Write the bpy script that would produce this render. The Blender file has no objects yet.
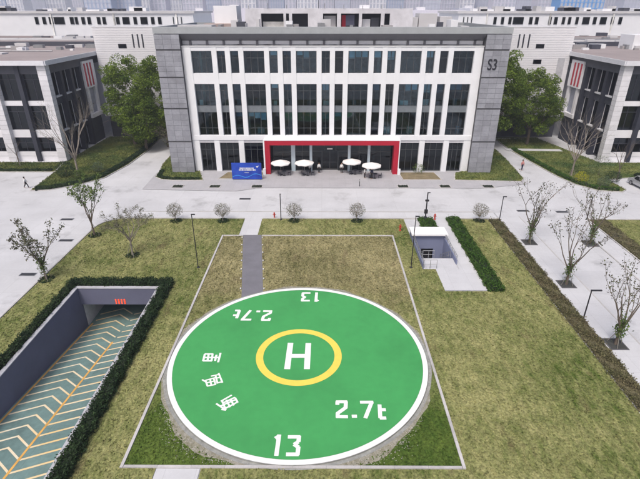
import bpy, math, random
import numpy as np
from mathutils import Vector, Matrix
R = math.radians
random.seed(7); rng = np.random.default_rng(7)
scene = bpy.context.scene
C = bpy.data.collections.new("place"); scene.collection.children.link(C)

# ------------------------------------------------------------------ camera, sky, sun, exposure
F, H = 474.0, 24.0
P = math.atan(231 / F); YAW = R(0.24)
cd = bpy.data.cameras.new("camera"); cam = bpy.data.objects.new("camera", cd); C.objects.link(cam)
cam.location = (0, 0, H); cam.rotation_euler = (math.pi/2 - P, 0, YAW)
cd.sensor_width = 36; cd.lens = F / 640 * 36; cd.clip_start = 0.5; cd.clip_end = 12000
scene.camera = cam
SUN_EL, SUN_AZ = 58, 205          # azimuth clockwise from +Y: behind the camera, to its left
w = bpy.data.worlds.new("World"); scene.world = w; w.use_nodes = True
nt = w.node_tree; bg = nt.nodes['Background']
sky = nt.nodes.new('ShaderNodeTexSky'); sky.sky_type = 'NISHITA'; sky.sun_disc = False
sky.sun_elevation = R(SUN_EL); sky.sun_rotation = R(SUN_AZ)
sky.air_density = 1.0; sky.dust_density = 7.0; sky.ozone_density = 1.0
hs = nt.nodes.new('ShaderNodeHueSaturation'); hs.inputs['Saturation'].default_value = 1.15
nt.links.new(sky.outputs[0], hs.inputs['Color']); nt.links.new(hs.outputs[0], bg.inputs[0])
bg.inputs[1].default_value = 0.13
sd = bpy.data.lights.new("sun", 'SUN'); sun = bpy.data.objects.new("sun", sd); C.objects.link(sun)
sd.energy = 1.5; sd.angle = R(12); sd.color = (1.0, 0.99, 0.975)
az, el = R(SUN_AZ), R(SUN_EL)
sun.rotation_euler = Vector((-math.sin(az)*math.cos(el), -math.cos(az)*math.cos(el), -math.sin(el))).to_track_quat('-Z', 'Y').to_euler()
sun.location = (0, -20, 80)
scene.view_settings.view_transform = 'Standard'; scene.view_settings.look = 'None'
scene.view_settings.gamma = 1; scene.view_settings.use_curve_mapping = False
scene.view_settings.exposure = 0.22
scene.render.resolution_x, scene.render.resolution_y = 1024, 766

# a photograph pixel gives a direction; ground, wall planes give the distance
def ray(px, py):
    u = (px-320)/F; v = -(py-239.5)/F
    x, y, z = u, math.cos(P)+v*math.sin(P), -math.sin(P)+v*math.cos(P)
    c, s = math.cos(YAW), math.sin(YAW)
    return (x*c-y*s, x*s+y*c, z)
def g(px, py, z=0.0):
    r = ray(px, py); t = (z-H)/r[2]; return (r[0]*t, r[1]*t)
def onY(px, py, Y):
    r = ray(px, py); t = Y/r[1]; return (r[0]*t, H+r[2]*t)

# ------------------------------------------------------------------ materials
MATS = {}
def mat(name, col, rough=0.8, var=0.12, scale=2.0, col2=None, fine=0.0, fscale=40., bump=0.0, bscale=60., metal=0.0, spec=0.4, island=0.0, objrnd=0.0, emit=0.0, stain=0.0):
    if name in MATS: return MATS[name]
    m = bpy.data.materials.new(name); m.use_nodes = True; n = m.node_tree.nodes; L = m.node_tree.links
    b = n['Principled BSDF']; b.inputs['Roughness'].default_value = rough; b.inputs['Metallic'].default_value = metal
    b.inputs['Specular IOR Level'].default_value = spec
    geo = n.new('ShaderNodeNewGeometry')
    t = n.new('ShaderNodeTexNoise'); t.inputs['Scale'].default_value = scale; t.inputs['Detail'].default_value = 5; t.inputs['Roughness'].default_value = .6
    L.new(geo.outputs['Position'], t.inputs['Vector'])
    mp = n.new('ShaderNodeMapRange'); mp.inputs[1].default_value = .32; mp.inputs[2].default_value = .68
    L.new(t.outputs[0], mp.inputs[0])
    mx = n.new('ShaderNodeMix'); mx.data_type = 'RGBA'
    a = [min(1, c*(1-var)) for c in col]; d = [min(1, c*(1+var)) for c in col] if col2 is None else col2
    if col2 is not None: a = col
    mx.inputs[6].default_value = (*a, 1); mx.inputs[7].default_value = (*d, 1); L.new(mp.outputs[0], mx.inputs[0])
    out = mx.outputs[2]
    def mult(sock, lo, hi):
        nonlocal out
        r = n.new('ShaderNodeMapRange'); r.inputs[3].default_value = lo; r.inputs[4].default_value = hi; L.new(sock, r.inputs[0])
        k = n.new('ShaderNodeMix'); k.data_type = 'RGBA'; k.blend_type = 'MULTIPLY'; k.inputs[0].default_value = 1
        L.new(out, k.inputs[6]); L.new(r.outputs[0], k.inputs[7]); out = k.outputs[2]
    if fine:
        f = n.new('ShaderNodeTexNoise'); f.inputs['Scale'].default_value = fscale; f.inputs['Detail'].default_value = 3
        L.new(geo.outputs['Position'], f.inputs['Vector']); mult(f.outputs[0], 1-fine, 1+fine)
    if stain:
        f = n.new('ShaderNodeTexNoise'); f.inputs['Scale'].default_value = .22; f.inputs['Detail'].default_value = 7; f.inputs['Roughness'].default_value = .68
        L.new(geo.outputs['Position'], f.inputs['Vector'])
        r = n.new('ShaderNodeMapRange'); r.inputs[1].default_value = .56; r.inputs[2].default_value = .72; L.new(f.outputs[0], r.inputs[0]); mult(r.outputs[0], 1, 1-stain)
    if island: mult(geo.outputs['Random Per Island'], 1-island, 1+island)
    if objrnd:
        oi = n.new('ShaderNodeObjectInfo'); mult(oi.outputs['Random'], 1-objrnd, 1+objrnd)
    L.new(out, b.inputs['Base Color'])
    if emit:
        b.inputs['Emission Strength'].default_value = emit; L.new(out, b.inputs['Emission Color'])
    if bump:
        f = n.new('ShaderNodeTexNoise'); f.inputs['Scale'].default_value = bscale; f.inputs['Detail'].default_value = 4
        L.new(geo.outputs['Position'], f.inputs['Vector'])
        bp = n.new('ShaderNodeBump'); bp.inputs['Strength'].default_value = bump; bp.inputs['Distance'].default_value = .05
        L.new(f.outputs[0], bp.inputs['Height']); L.new(bp.outputs[0], b.inputs['Normal'])
    MATS[name] = m; return m

def leafmat(name, c1, c2, scale=1.2):
    m = mat(name, c1, .65, col2=c2, scale=scale, island=.45, spec=.25)
    n = m.node_tree.nodes; b = n['Principled BSDF']; L = m.node_tree.links
    tr = n.new('ShaderNodeBsdfTranslucent'); src = b.inputs['Base Color'].links[0].from_socket; L.new(src, tr.inputs[0])
    ms = n.new('ShaderNodeMixShader'); ms.inputs[0].default_value = .3
    L.new(b.outputs[0], ms.inputs[1]); L.new(tr.outputs[0], ms.inputs[2]); L.new(ms.outputs[0], n['Material Output'].inputs[0])
    return m

def glassmat(name, tint, refl=.07):
    m = bpy.data.materials.new(name); m.use_nodes = True; n = m.node_tree.nodes; L = m.node_tree.links
    n.remove(n['Principled BSDF'])
    tr = n.new('ShaderNodeBsdfTransparent'); tr.inputs[0].default_value = (*tint, 1)
    gl = n.new('ShaderNodeBsdfGlossy'); gl.inputs['Roughness'].default_value = .03; gl.inputs[0].default_value = (.9, .95, 1, 1)
    fr = n.new('ShaderNodeFresnel'); fr.inputs[0].default_value = 1.5
    ad = n.new('ShaderNodeMath'); ad.operation = 'ADD'; ad.inputs[1].default_value = refl; L.new(fr.outputs[0], ad.inputs[0])
    ms = n.new('ShaderNodeMixShader'); L.new(ad.outputs[0], ms.inputs[0]); L.new(tr.outputs[0], ms.inputs[1]); L.new(gl.outputs[0], ms.inputs[2])
    geo = n.new('ShaderNodeNewGeometry'); t = n.new('ShaderNodeTexNoise'); t.inputs['Scale'].default_value = .6; L.new(geo.outputs['Position'], t.inputs['Vector'])
    bp = n.new('ShaderNodeBump'); bp.inputs['Strength'].default_value = .05; L.new(t.outputs[0], bp.inputs['Height']); L.new(bp.outputs[0], gl.inputs['Normal'])
    L.new(ms.outputs[0], n['Material Output'].inputs[0]); return m

white = mat('white_render', (.76,.775,.81), .7, .04, .5, fine=.03, fscale=6)
white_clad = mat('white_cladding', (.74,.74,.78), .6, .05, .3)
concrete = mat('concrete_paving', (.52,.53,.555), .85, .09, .18, fine=.07, fscale=4, stain=.34, bump=.1, bscale=30)
concrete2 = mat('concrete_path', (.54,.55,.575), .85, .05, .6, fine=.05, fscale=7, stain=.08)
paver = mat('plaza_paver', (.40,.40,.425), .85, .06, .5, fine=.06, fscale=8, stain=.10)
kerbm = mat('kerb_stone', (.46,.45,.45), .85, .1, 1.5, fine=.1, fscale=12, objrnd=.1)
stone = mat('grey_stone', (.27,.278,.315), .8, .16, .5, fine=.16, fscale=5, bump=.15, bscale=20, objrnd=.10)
groove = mat('groove', (.09,.09,.10), .9)
fasciam = mat('fascia_stone', (.34,.36,.38), .8, .08, .8, fine=.08, fscale=6)
soffitm = mat('soffit_metal', (.13,.13,.15), .7, .06)
def add_joints(m, sx, sy, dark=.82):
    n = m.node_tree.nodes; L = m.node_tree.links; b = n['Principled BSDF']; src = b.inputs['Base Color'].links[0].from_socket
    geo = n.new('ShaderNodeNewGeometry'); br = n.new('ShaderNodeTexBrick'); br.offset = 0; br.inputs['Scale'].default_value = 1
    br.inputs['Brick Width'].default_value = sx; br.inputs['Row Height'].default_value = sy; br.inputs['Mortar Size'].default_value = .022; br.inputs['Mortar Smooth'].default_value = .3
    br.inputs['Color1'].default_value = (1,1,1,1); br.inputs['Color2'].default_value = (.955,.955,.96,1); br.inputs['Mortar'].default_value = (dark,dark,dark,1)
    L.new(geo.outputs['Position'], br.inputs['Vector']); k = n.new('ShaderNodeMix'); k.data_type = 'RGBA'; k.blend_type = 'MULTIPLY'; k.inputs[0].default_value = 1
    L.new(src, k.inputs[6]); L.new(br.outputs['Color'], k.inputs[7]); L.new(k.outputs[2], b.inputs['Base Color'])
add_joints(rampfl_ := mat('ramp_floor', (.155,.25,.24), .7, .16, .5, fine=.14, fscale=4, stain=.34), 3.8, 6.0, .8); add_joints(concrete, 5.0, 4.2); add_joints(concrete2, 1.8, 1.8, .86); add_joints(paver, 1.2, .6, .84)
glass = glassmat('window_glass', (.36,.53,.62), .0)
glass_clear = glassmat('window_glass_clear', (.62,.78,.84), .01); glass_deep = glassmat('window_glass_deep', (.22,.30,.38), .004)
dglass = glassmat('dark_glass', (.20,.28,.36), -.004)
wframe = mat('window_frame', (.075,.085,.095), .5, .1)
panelg = mat('spandrel_panel', (.16,.18,.20), .5, .1)
interior = mat('interior', (.23,.25,.27), .9, .8, .45)
inlight = mat('interior_pale', (.62,.62,.60), .9, .3, .6, objrnd=.4)
blindm = mat('blind', (.62,.72,.82), .8, .1, objrnd=.3)
redm = mat('red_panel', (.40,.008,.03), .5, .08, .6)
darkm = mat('dark_cladding', (.030,.033,.05), .6, .15, .7)
darkg = mat('dark_grey_cladding', (.06,.064,.085), .6, .15, .7)
roofm = mat('brown_roof', (.30,.26,.26), .9, .12, .12, fine=.08, fscale=2)
roofg = mat('grey_roof', (.33,.32,.33), .9, .15, .15, fine=.1, fscale=2)
roofw = mat('pale_roof', (.55,.55,.57), .85, .08, .2)
blackm = mat('black_metal', (.025,.025,.03), .5, .1)
steel = mat('galvanised', (.35,.36,.38), .4, .1, metal=.6)
bark = mat('bark', (.13,.105,.085), .9, .25, 3)
bark_pale = mat('bark_pale', (.24,.21,.18), .9, .25, 3)
stake = mat('stake_wood', (.20,.19,.17), .9, .2, 3)
soil = mat('soil', (.07,.06,.045), .95, .3, 2, fine=.3, fscale=10)
pitm = mat('tree_pit_soil', (.05,.052,.05), .95, .2, 4)
lf_camphor = leafmat('camphor_leaf', (.05,.10,.012), (.20,.28,.035), .6)
lf_dark = leafmat('hedge_leaf', (.018,.04,.018), (.04,.075,.025), 1.0)
lf_green = leafmat('hedge_leaf_bright', (.04,.10,.015), (.075,.15,.025), 1.0)
lf_young = leafmat('young_leaf', (.07,.13,.03), (.14,.19,.05), 2.0)
lf_dry = leafmat('dry_leaf', (.11,.085,.075), (.10,.13,.05), 2.0)
lf_pale = leafmat('pale_leaf', (.20,.18,.15), (.13,.15,.07), 2.0)
lf_yellow = leafmat('yellow_leaf', (.30,.32,.02), (.42,.40,.04), 2.0)
lf_grey = leafmat('greygreen_leaf', (.10,.15,.08), (.16,.20,.11), 2.0)
lf_cover = leafmat('groundcover_leaf', (.20,.17,.10), (.13,.14,.06), .8)
pad_green = mat('pad_green', (.055,.32,.092), .55, .10, .22, fine=.08, fscale=2.0, stain=.14)
pad_white = mat('pad_white', (.80,.81,.80), .6, .05, 2)
pad_yellow = mat('pad_yellow', (.80,.62,.10), .6, .05, 2)
pad_rim = mat('pad_rim', (.27,.28,.27), .85, .25, 2)
asph = mat('grey_path', (.165,.165,.19), .9, .1, .8, fine=.08, fscale=10)
rampfl = mat('ramp_floor', (.155,.25,.24), .7, .16, .5, fine=.12, fscale=4, stain=.25)
rampw = mat('ramp_wall', (.125,.132,.20), .75, .08, .4)
stripe_w = mat('stripe_cream', (.78,.75,.62), .7, col2=(.80,.58,.28), scale=.35)
stripe_o = mat('stripe_orange', (.72,.40,.10), .7, .12, 1.5)

# ------------------------------------------------------------------ mesh helpers
class MB:
    def __init__(s): s.v = []; s.f = []; s.mi = []
    def face(s, pts, m=0):
        k = len(s.v); s.v += [tuple(p) for p in pts]; s.f.append(tuple(range(k, k+len(pts)))); s.mi.append(m)
    def box(s, x0, x1, y0, y1, z0, z1, m=0):
        k = len(s.v)
        s.v += [(x0,y0,z0),(x1,y0,z0),(x1,y1,z0),(x0,y1,z0),(x0,y0,z1),(x1,y0,z1),(x1,y1,z1),(x0,y1,z1)]
        for q in ((3,2,1,0),(4,5,6,7),(0,1,5,4),(1,2,6,5),(2,3,7,6),(3,0,4,7)):
            s.f.append(tuple(k+i for i in q)); s.mi.append(m)
        return s
    def prism(s, poly, z0, z1, m=0):
        k = len(s.v); n = len(poly)
        s.v += [(x,y,z0) for x,y in poly] + [(x,y,z1) for x,y in poly]
        s.f.append(tuple(range(k+n-1, k-1, -1))); s.mi.append(m)
        s.f.append(tuple(range(k+n, k+2*n))); s.mi.append(m)
        for i in range(n):
            j = (i+1) % n; s.f.append((k+i, k+j, k+n+j, k+n+i)); s.mi.append(m)
        return s
    def xprism(s, poly, x0, x1, m=0):      # polygon in (y,z), extruded along x
        k = len(s.v); n = len(poly)
        s.v += [(x0,y,z) for y,z in poly] + [(x1,y,z) for y,z in poly]
        s.f.append(tuple(range(k+n-1, k-1, -1))); s.mi.append(m); s.f.append(tuple(range(k+n, k+2*n))); s.mi.append(m)
        for i in range(n):
            j = (i+1) % n; s.f.append((k+i, k+j, k+n+j, k+n+i)); s.mi.append(m)
        return s
    def tube(s, pts, rad, n=6, m=0):
        pts = [Vector(p) for p in pts]; rs = rad if isinstance(rad, (list, tuple)) else [rad]*len(pts); rings = []
        for i, p in enumerate(pts):
            d = (pts[min(i+1, len(pts)-1)] - pts[max(i-1, 0)])
            if d.length < 1e-6: d = Vector((0,0,1))
            d.normalize(); a = d.orthogonal().normalized() if abs(d.z) < .99 else Vector((1,0,0)); b = d.cross(a)
            k = len(s.v)
            for q in range(n):
                t = 2*math.pi*q/n; s.v.append(tuple(p + (a*math.cos(t)+b*math.sin(t))*rs[i]))
            rings.append(k)
        for i in range(len(rings)-1):
            # align the next ring with this one
            o = min(range(n), key=lambda o: sum((Vector(s.v[rings[i]+q])-pts[i]-(Vector(s.v[rings[i+1]+(q+o) % n])-pts[i+1])).length for q in range(n)))
            for q in range(n):
                s.f.append((rings[i]+q, rings[i]+(q+1) % n, rings[i+1]+(q+1+o) % n, rings[i+1]+(q+o) % n)); s.mi.append(m)
        s.f.append(tuple(rings[0]+q for q in reversed(range(n)))); s.mi.append(m)
        s.f.append(tuple(rings[-1]+q for q in range(n))); s.mi.append(m)
        return s
    def disc(s, cx, cy, r0, r1, z, n=128, m=0):
        for i in range(n):
            a, b = 2*math.pi*i/n, 2*math.pi*(i+1)/n
            if r0 > 0: s.face([(cx+r0*math.cos(a),cy+r0*math.sin(a),z),(cx+r1*math.cos(a),cy+r1*math.sin(a),z),(cx+r1*math.cos(b),cy+r1*math.sin(b),z),(cx+r0*math.cos(b),cy+r0*math.sin(b),z)], m)
            else: s.face([(cx,cy,z),(cx+r1*math.cos(a),cy+r1*math.sin(a),z),(cx+r1*math.cos(b),cy+r1*math.sin(b),z)], m)
        return s
    def lathe(s, prof, n=16, c=(0,0,0), m=0):
        k = len(s.v)
        for r, z in prof:
            for q in range(n):
                t = 2*math.pi*q/n; s.v.append((c[0]+r*math.cos(t), c[1]+r*math.sin(t), c[2]+z))
        for i in range(len(prof)-1):
            for q in range(n):
                s.f.append((k+i*n+q, k+i*n+(q+1) % n, k+(i+1)*n+(q+1) % n, k+(i+1)*n+q)); s.mi.append(m)
        return s
    def mesh(s, name, mats, smooth=False, off=(0,0,0)):
        me = bpy.data.meshes.new(name)
        me.from_pydata([(x-off[0],y-off[1],z-off[2]) for x,y,z in s.v], [], s.f)
        for m in (mats if isinstance(mats, (list, tuple)) else [mats]): me.materials.append(m)
        if isinstance(mats, (list, tuple)): me.polygons.foreach_set('material_index', s.mi)
        if smooth: me.polygons.foreach_set('use_smooth', [True]*len(me.polygons))
        me.update(); return me
    def build(s, name, mats, parent=None, smooth=False, world=True):
        off = parent.location if (parent is not None and world) else (0,0,0)
        o = bpy.data.objects.new(name, s.mesh(name, mats, smooth, root_off(parent) if world else (0,0,0))); C.objects.link(o)
        if parent is not None: o.parent = parent
        return o
def root_off(p):
    off = Vector((0,0,0))
    while p is not None: off += Vector(p.location); p = p.parent
    return off
def tag(o, label, cat, group=None, kind=None):
    if label: o['label'] = label
    if cat: o['category'] = cat
    if group: o['group'] = group
    if kind: o['kind'] = kind
    return o
def struct(o): o['kind'] = 'structure'; return o
def empty(name, loc, label, cat, group=None, rz=0.0):
    o = bpy.data.objects.new(name, None); C.objects.link(o); o.location = loc; o.rotation_euler = (0,0,rz); o.empty_display_size = .3
    return tag(o, label, cat, group)
def link_mesh(name, me, parent=None, loc=(0,0,0), rz=0.0):
    o = bpy.data.objects.new(name, me); C.objects.link(o); o.parent = parent; o.location = loc; o.rotation_euler = (0,0,rz); return o
def copy_tree(o, parent=None):
    c = o.copy(); C.objects.link(c); c.parent = parent
    for ch in list(o.children): copy_tree(ch, c)
    return c
def quads_mesh(name, V, m):        # V: (n,4,3) array of quads
    n = len(V); me = bpy.data.meshes.new(name)
    me.vertices.add(n*4); me.vertices.foreach_set('co', V.reshape(-1).astype(np.float32))
    me.loops.add(n*4); me.loops.foreach_set('vertex_index', np.arange(n*4, dtype=np.int32))
    me.polygons.add(n); me.polygons.foreach_set('loop_start', np.arange(0, n*4, 4, dtype=np.int32))
    me.update(calc_edges=True); me.validate(); me.materials.append(m); return me
def leaf_quads(pos, size, flat=0.0):
    n = len(pos); nrm = rng.normal(size=(n,3)); nrm[:,2] += flat; nrm /= np.linalg.norm(nrm, axis=1)[:,None]
    a = np.cross(nrm, rng.normal(size=(n,3))); a /= np.linalg.norm(a, axis=1)[:,None]; b = np.cross(nrm, a)
    s = (size*rng.uniform(.6, 1.3, n))[:,None]
    return np.stack([pos-a*s, pos-b*s*.5, pos+a*s, pos+b*s*.5], axis=1)
def rect_cells(x0, x1, y0, y1, holes):
    xs = sorted({x0, x1, *[h[i] for h in holes for i in (0,1) if x0 < h[i] < x1]})
    ys = sorted({y0, y1, *[h[i] for h in holes for i in (2,3) if y0 < h[i] < y1]})
    for i in range(len(xs)-1):
        for j in range(len(ys)-1):
            cx, cy = (xs[i]+xs[i+1])/2, (ys[j]+ys[j+1])/2
            if not any(h[0] < cx < h[1] and h[2] < cy < h[3] for h in holes): yield xs[i], xs[i+1], ys[j], ys[j+1]
def sheet(name, cells, z, m, smooth=False):
    b = MB()
    for x0,x1,y0,y1 in cells: b.face([(x0,y0,z),(x1,y0,z),(x1,y1,z),(x0,y1,z)])
    return struct(b.build(name, m))
def polysheet(name, poly, z, m):
    b = MB(); b.face([(x,y,z) for x,y in poly]); return struct(b.build(name, m))
def arc(cx, cy, r, a0, a1, n=10):
    return [(cx+r*math.cos(R(a0+(a1-a0)*i/n)), cy+r*math.sin(R(a0+(a1-a0)*i/n))) for i in range(n+1)]

# ------------------------------------------------------------------ layout
RX0, RX1, RY0, RY1 = -23.2, -15.6, 4.4, 38.3       # vehicle ramp pit
SX0, SX1, SY0, SY1 = 10.45, 13.95, 42.4, 48.75     # pedestrian stair pit
PX0, PX1, PY0, PY1 = -11.7, 8.37, 18.85, 50.2      # edged plot round the helipad
PCX, PCY, PR = -1.75, 28.7, 9.72
holes = [(RX0-.2, RX1+.2, RY0, RY1+.2), (SX0-.1, SX1+.1, SY0+2.2, SY1+.1)]

# lawn colour: straw and olive patches, greener in the damp corners of the plot
def lawn_material(name, lush=False):
    m = bpy.data.materials.new(name); m.use_nodes = True; n = m.node_tree.nodes; L = m.node_tree.links
    b = n['Principled BSDF']; b.inputs['Roughness'].default_value = .95; b.inputs['Specular IOR Level'].default_value = .1
    geo = n.new('ShaderNodeNewGeometry')
    mpn = n.new('ShaderNodeMapping'); mpn.inputs['Rotation'].default_value = (0,0,R(35)); mpn.inputs['Scale'].default_value = (1, .38, 1); L.new(geo.outputs['Position'], mpn.inputs[0])
    def noise(sc, det, src, ro=.65):
        t = n.new('ShaderNodeTexNoise'); t.inputs['Scale'].default_value = sc; t.inputs['Detail'].default_value = det; t.inputs['Roughness'].default_value = ro; L.new(src, t.inputs['Vector']); return t.outputs[0]
    def rng_(s, a, b_, c=0, d=1):
        r = n.new('ShaderNodeMapRange'); r.inputs[1].default_value = a; r.inputs[2].default_value = b_; r.inputs[3].default_value = c; r.inputs[4].default_value = d; L.new(s, r.inputs[0]); return r.outputs[0]
    def mix(f, a, c):
        k = n.new('ShaderNodeMix'); k.data_type = 'RGBA'
        L.new(f, k.inputs[0])
        for i, q in ((6,a),(7,c)):
            if isinstance(q, tuple): k.inputs[i].default_value = (*q, 1)
            else: L.new(q, k.inputs[i])
        return k.outputs[2]
    big = noise(.13, 5, geo.outputs['Position']); mid = noise(1.9, 7, mpn.outputs[0], .8); fin = noise(7, 4, geo.outputs['Position'])
    s1 = n.new('ShaderNodeMath'); s1.operation = 'MULTIPLY_ADD'; s1.inputs[1].default_value = .75; L.new(mid, s1.inputs[0])
    s2 = n.new('ShaderNodeMath'); s2.operation = 'MULTIPLY'; s2.inputs[1].default_value = .6; L.new(big, s2.inputs[0]); L.new(s2.outputs[0], s1.inputs[2])
    f1 = rng_(s1.outputs[0], .50, .80)
    col = mix(f1, (.068,.105,.020), (.30,.295,.13))
    dk = rng_(noise(.55, 5, mpn.outputs[0], .7), .57, .72)
    col = mix(dk, col, (.145,.125,.06))
    sep = n.new('ShaderNodeSeparateXYZ'); L.new(geo.outputs['Position'], sep.inputs[0])
    if lush:
        wob = n.new('ShaderNodeMath'); wob.operation = 'MULTIPLY_ADD'; wob.inputs[1].default_value = 9; L.new(noise(.45, 4, geo.outputs['Position']), wob.inputs[0]); L.new(sep.outputs[1], wob.inputs[2])
        tanm = n.new('ShaderNodeMath'); tanm.operation = 'MULTIPLY'; tanm.inputs[1].default_value = .6; L.new(rng_(wob.outputs[0], 38, 43), tanm.inputs[0])
        col = mix(tanm.outputs[0], col, mix(f1, (.14,.115,.06), (.36,.31,.18)))
        lu = rng_(wob.outputs[0], 33.5, 27.5)
        col = mix(lu, col, mix(f1, (.035,.075,.012), (.10,.145,.03)))
    k = n.new('ShaderNodeMix'); k.data_type = 'RGBA'; k.blend_type = 'MULTIPLY'; k.inputs[0].default_value = 1
    L.new(col, k.inputs[6]); L.new(rng_(fin, .3, .7, .5, 1.45), k.inputs[7]); col = k.outputs[2]
    L.new(col, b.inputs['Base Color'])
    bp = n.new('ShaderNodeBump'); bp.inputs['Strength'].default_value = .5; bp.inputs['Distance'].default_value = .08; L.new(noise(14, 5, geo.outputs['Position']), bp.inputs['Height']); L.new(bp.outputs[0], b.inputs['Normal'])
    return m
lawnm = lawn_material('lawn_grass'); lawnp = lawn_material('lawn_grass_damp', True)
green_lawn = mat('green_lawn', (.045,.085,.018), .95, col2=(.16,.175,.05), scale=.3, fine=.4, fscale=4, bump=.4, bscale=8)  # darker green, mottled grass of the banks and islands

# ground: one concrete sheet to the horizon, with the two pits left open
b = MB()
for c in rect_cells(-4000, 4000, -400, 6000, holes): b.face([(c[0],c[2],0),(c[1],c[2],0),(c[1],c[3],0),(c[0],c[3],0)])
struct(b.build('ground', concrete))

# main lawn with rounded back-left corner
LX0, LY1 = -27.6, 55.1
lawn_holes = [(RX0-.2, RX1+.2, RY0, RY1+.2), (SX0-.1, 15.7, 42.3, 60), (11.65, 15.7, 38.1, 42.3), (PX0, PX1, PY0, PY1), (-9.75, -7.55, PY1, 60), (-9.6, -6.98, 10, PY0)]
b = MB(); zl = .05
for c in rect_cells(LX0+3, 20.95, 8, LY1, lawn_holes): b.face([(c[0],c[2],zl),(c[1],c[2],zl),(c[1],c[3],zl),(c[0],c[3],zl)])
b.face([(LX0,8,zl),(LX0+3,8,zl),(LX0+3,LY1,zl)] + [(x,y,zl) for x,y in arc(LX0+3, LY1-3, 3, 90, 180)][1:])
struct(b.build('lawn', lawnm))
b = MB()
for c in rect_cells(PX0+.18, PX1-.18, PY0+.18, PY1-.18, []): b.face([(c[0],c[2],zl),(c[1],c[2],zl),(c[1],c[3],zl),(c[0],c[3],zl)])
padlawn = struct(b.build('helipad_lawn', lawnp))
# lawn right of the tree-lined road, islands by the buildings
polysheet('lawn_right', [(33.6,8),(90,8),(90,54.9),(33.6,54.9)], .05, lawnm)

def kerb_run(parent, pts, w, h, step=2.0, m=kerbm, name='kerb_stone'):
    for (x0,y0),(x1,y1) in zip(pts[:-1], pts[1:]):
        L_ = math.hypot(x1-x0, y1-y0); n = max(1, round(L_/step)); a = math.atan2(y1-y0, x1-x0)
        me = MB().box(.006, L_/n-.006, -w/2, w/2, -.1, h).mesh(name, m)
        for i in range(n):
            t = i/n; o = link_mesh(name, me, parent, (x0+(x1-x0)*t, y0+(y1-y0)*t, random.uniform(-.008,.004)), a)
kerb_run(padlawn, [(PX0+.09,PY0),(PX0+.09,PY1)], .18, .13)
kerb_run(padlawn, [(PX1-.09,PY0),(PX1-.09,PY1)], .18, .13)
kerb_run(padlawn, [(PX0+.2,PY0+.09),(PX1-.2,PY0+.09)], .18, .125)
kerb_run(padlawn, [(PX0+.2,PY1-.09),(-9.3,PY1-.09)], .18, .125); kerb_run(padlawn, [(-7.0,PY1-.09),(PX1-.2,PY1-.09)], .18, .125)
lawn = bpy.data.objects['lawn']
kerb_run(lawn, [(LX0-.08,8),(LX0-.08,LY1-3)] + [(x,y) for x,y in arc(LX0+3,LY1-3,3.08,180,90,5)], .15, .14)
kerb_run(lawn, [(LX0+3,LY1+.08),(-9.8,LY1+.08)], .15, .14); kerb_run(lawn, [(-7.5,LY1+.08),(13.8,LY1+.08)], .15, .14); kerb_run(lawn, [(15.7,LY1+.08),(22.5,LY1+.08)], .15, .14)
kerb_run(bpy.data.objects['lawn_right'], [(33.5,8),(33.5,55)], .15, .14); kerb_run(bpy.data.objects['lawn_right'], [(33.5,55),(80,55)], .15, .14)

# paths
sheet('path_concrete', [(-9.75,-7.55,PY1,57)], .02, concrete2)
polysheet('path_grey', [(-7.35,36.6),(-5.35,36.6),(-7.1,PY1+.1),(-9.25,PY1+.1)], .064, asph)
sheet('path_slab', [(-9.55,-7.03,12,PY0-.02)], .06, concrete2)
sheet('path_by_stairs', [(14.05,15.7,42.3,57.2),(11.65,15.7,38.2,42.3)], .06, concrete2)
sheet('stair_landing', [(SX0-.02,SX1+.02,42.3,SY0+2.2)], .055, concrete2)
sheet('pavement_right', [(22.45,25.2,8,57.2)], .075, concrete2); sheet('pavement_far_right', [(31.2,33.4,8,56)], .07, concrete2)
kerb_run(bpy.data.objects['pavement_right'], [(25.25,8),(25.25,56)], .12, .09); kerb_run(bpy.data.objects['pavement_far_right'], [(31.15,8),(31.15,56)], .12, .09)
# pavement along the lawn and the far kerb of the road
sheet('pavement_front', [(-24,22.4,55.2,57.4)], .03, concrete2)
kerb_run(bpy.data.objects['pavement_front'], [(-24,57.5),(22.4,57.5)], .14, .06)
# plaza before the office building
plaza = polysheet('plaza', [(-26.5,65.9),(-12.5,65.2),(-9.5,66.6),(24,66.6),(31.5,68.6),(31.0,73),(27.5,75),(-20.8,75),(-26.8,74)], .05, paver)
for n_, poly in {'lawn_island_left': [(-26.6,75),(-26.3,71.5),(-25,70.3),(-23,69.9),(-18.4,69.9),(-19.9,74.6),(-20.6,75.5),(-24.3,78),(-25.6,90),(-27.5,88),(-27.2,78)],
                 'lawn_island_right': [(20.6,70.2),(30.7,69.6),(31.6,71),(32.6,82),(33,95),(28,95),(27.3,76),(23.6,75),(21.5,73.8)],
                 'lawn_by_door_left': [(-13.8+.9,70.6),(-9.4,70.6),(-9.4,74.0),(-15.3,74.0),(-16.2,70.6)],
                 'lawn_by_door_right': [(12.6,70.3),(18.6,70.3),(18.2,74.0),(12.4,74.0)],
                 'lawn_bank_left': [(-42.6,65.2),(-40,65.6),(-36.5,68),(-34.2,71),(-33,78),(-32.6,88),(-33.2,97.5),(-44,97.5),(-44.6,79.3),(-43.6,75.2)],
                 'lawn_strip_left': [(-70,74.0),(-43.6,74.0),(-44.6,79.3),(-70,79.3)],
                 'lawn_bank_right': [(35.4,96),(35.3,88.6),(36.2,80),(37.3,72),(38.4,68.2),(40.4,65.6),(43.6,65.0),(44.7,66),(44.4,70.5),(49,71.5),(70,71.5),(70,79.5),(48.0,79.5),(44,97)],
                 'lawn_back_right': [(34,97),(44.5,97),(44.5,97.6),(34,97.6)]}.items():
    polysheet(n_, poly, .09, green_lawn if 'door' not in n_ else mat('dry_bed', (.20,.165,.10), .95, .2, 1, fine=.2, fscale=8))
polysheet('path_back_right', [(34.6,87.2),(44.8,86.6),(44.9,88.2),(34.6,88.6)], .11, concrete2)

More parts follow.
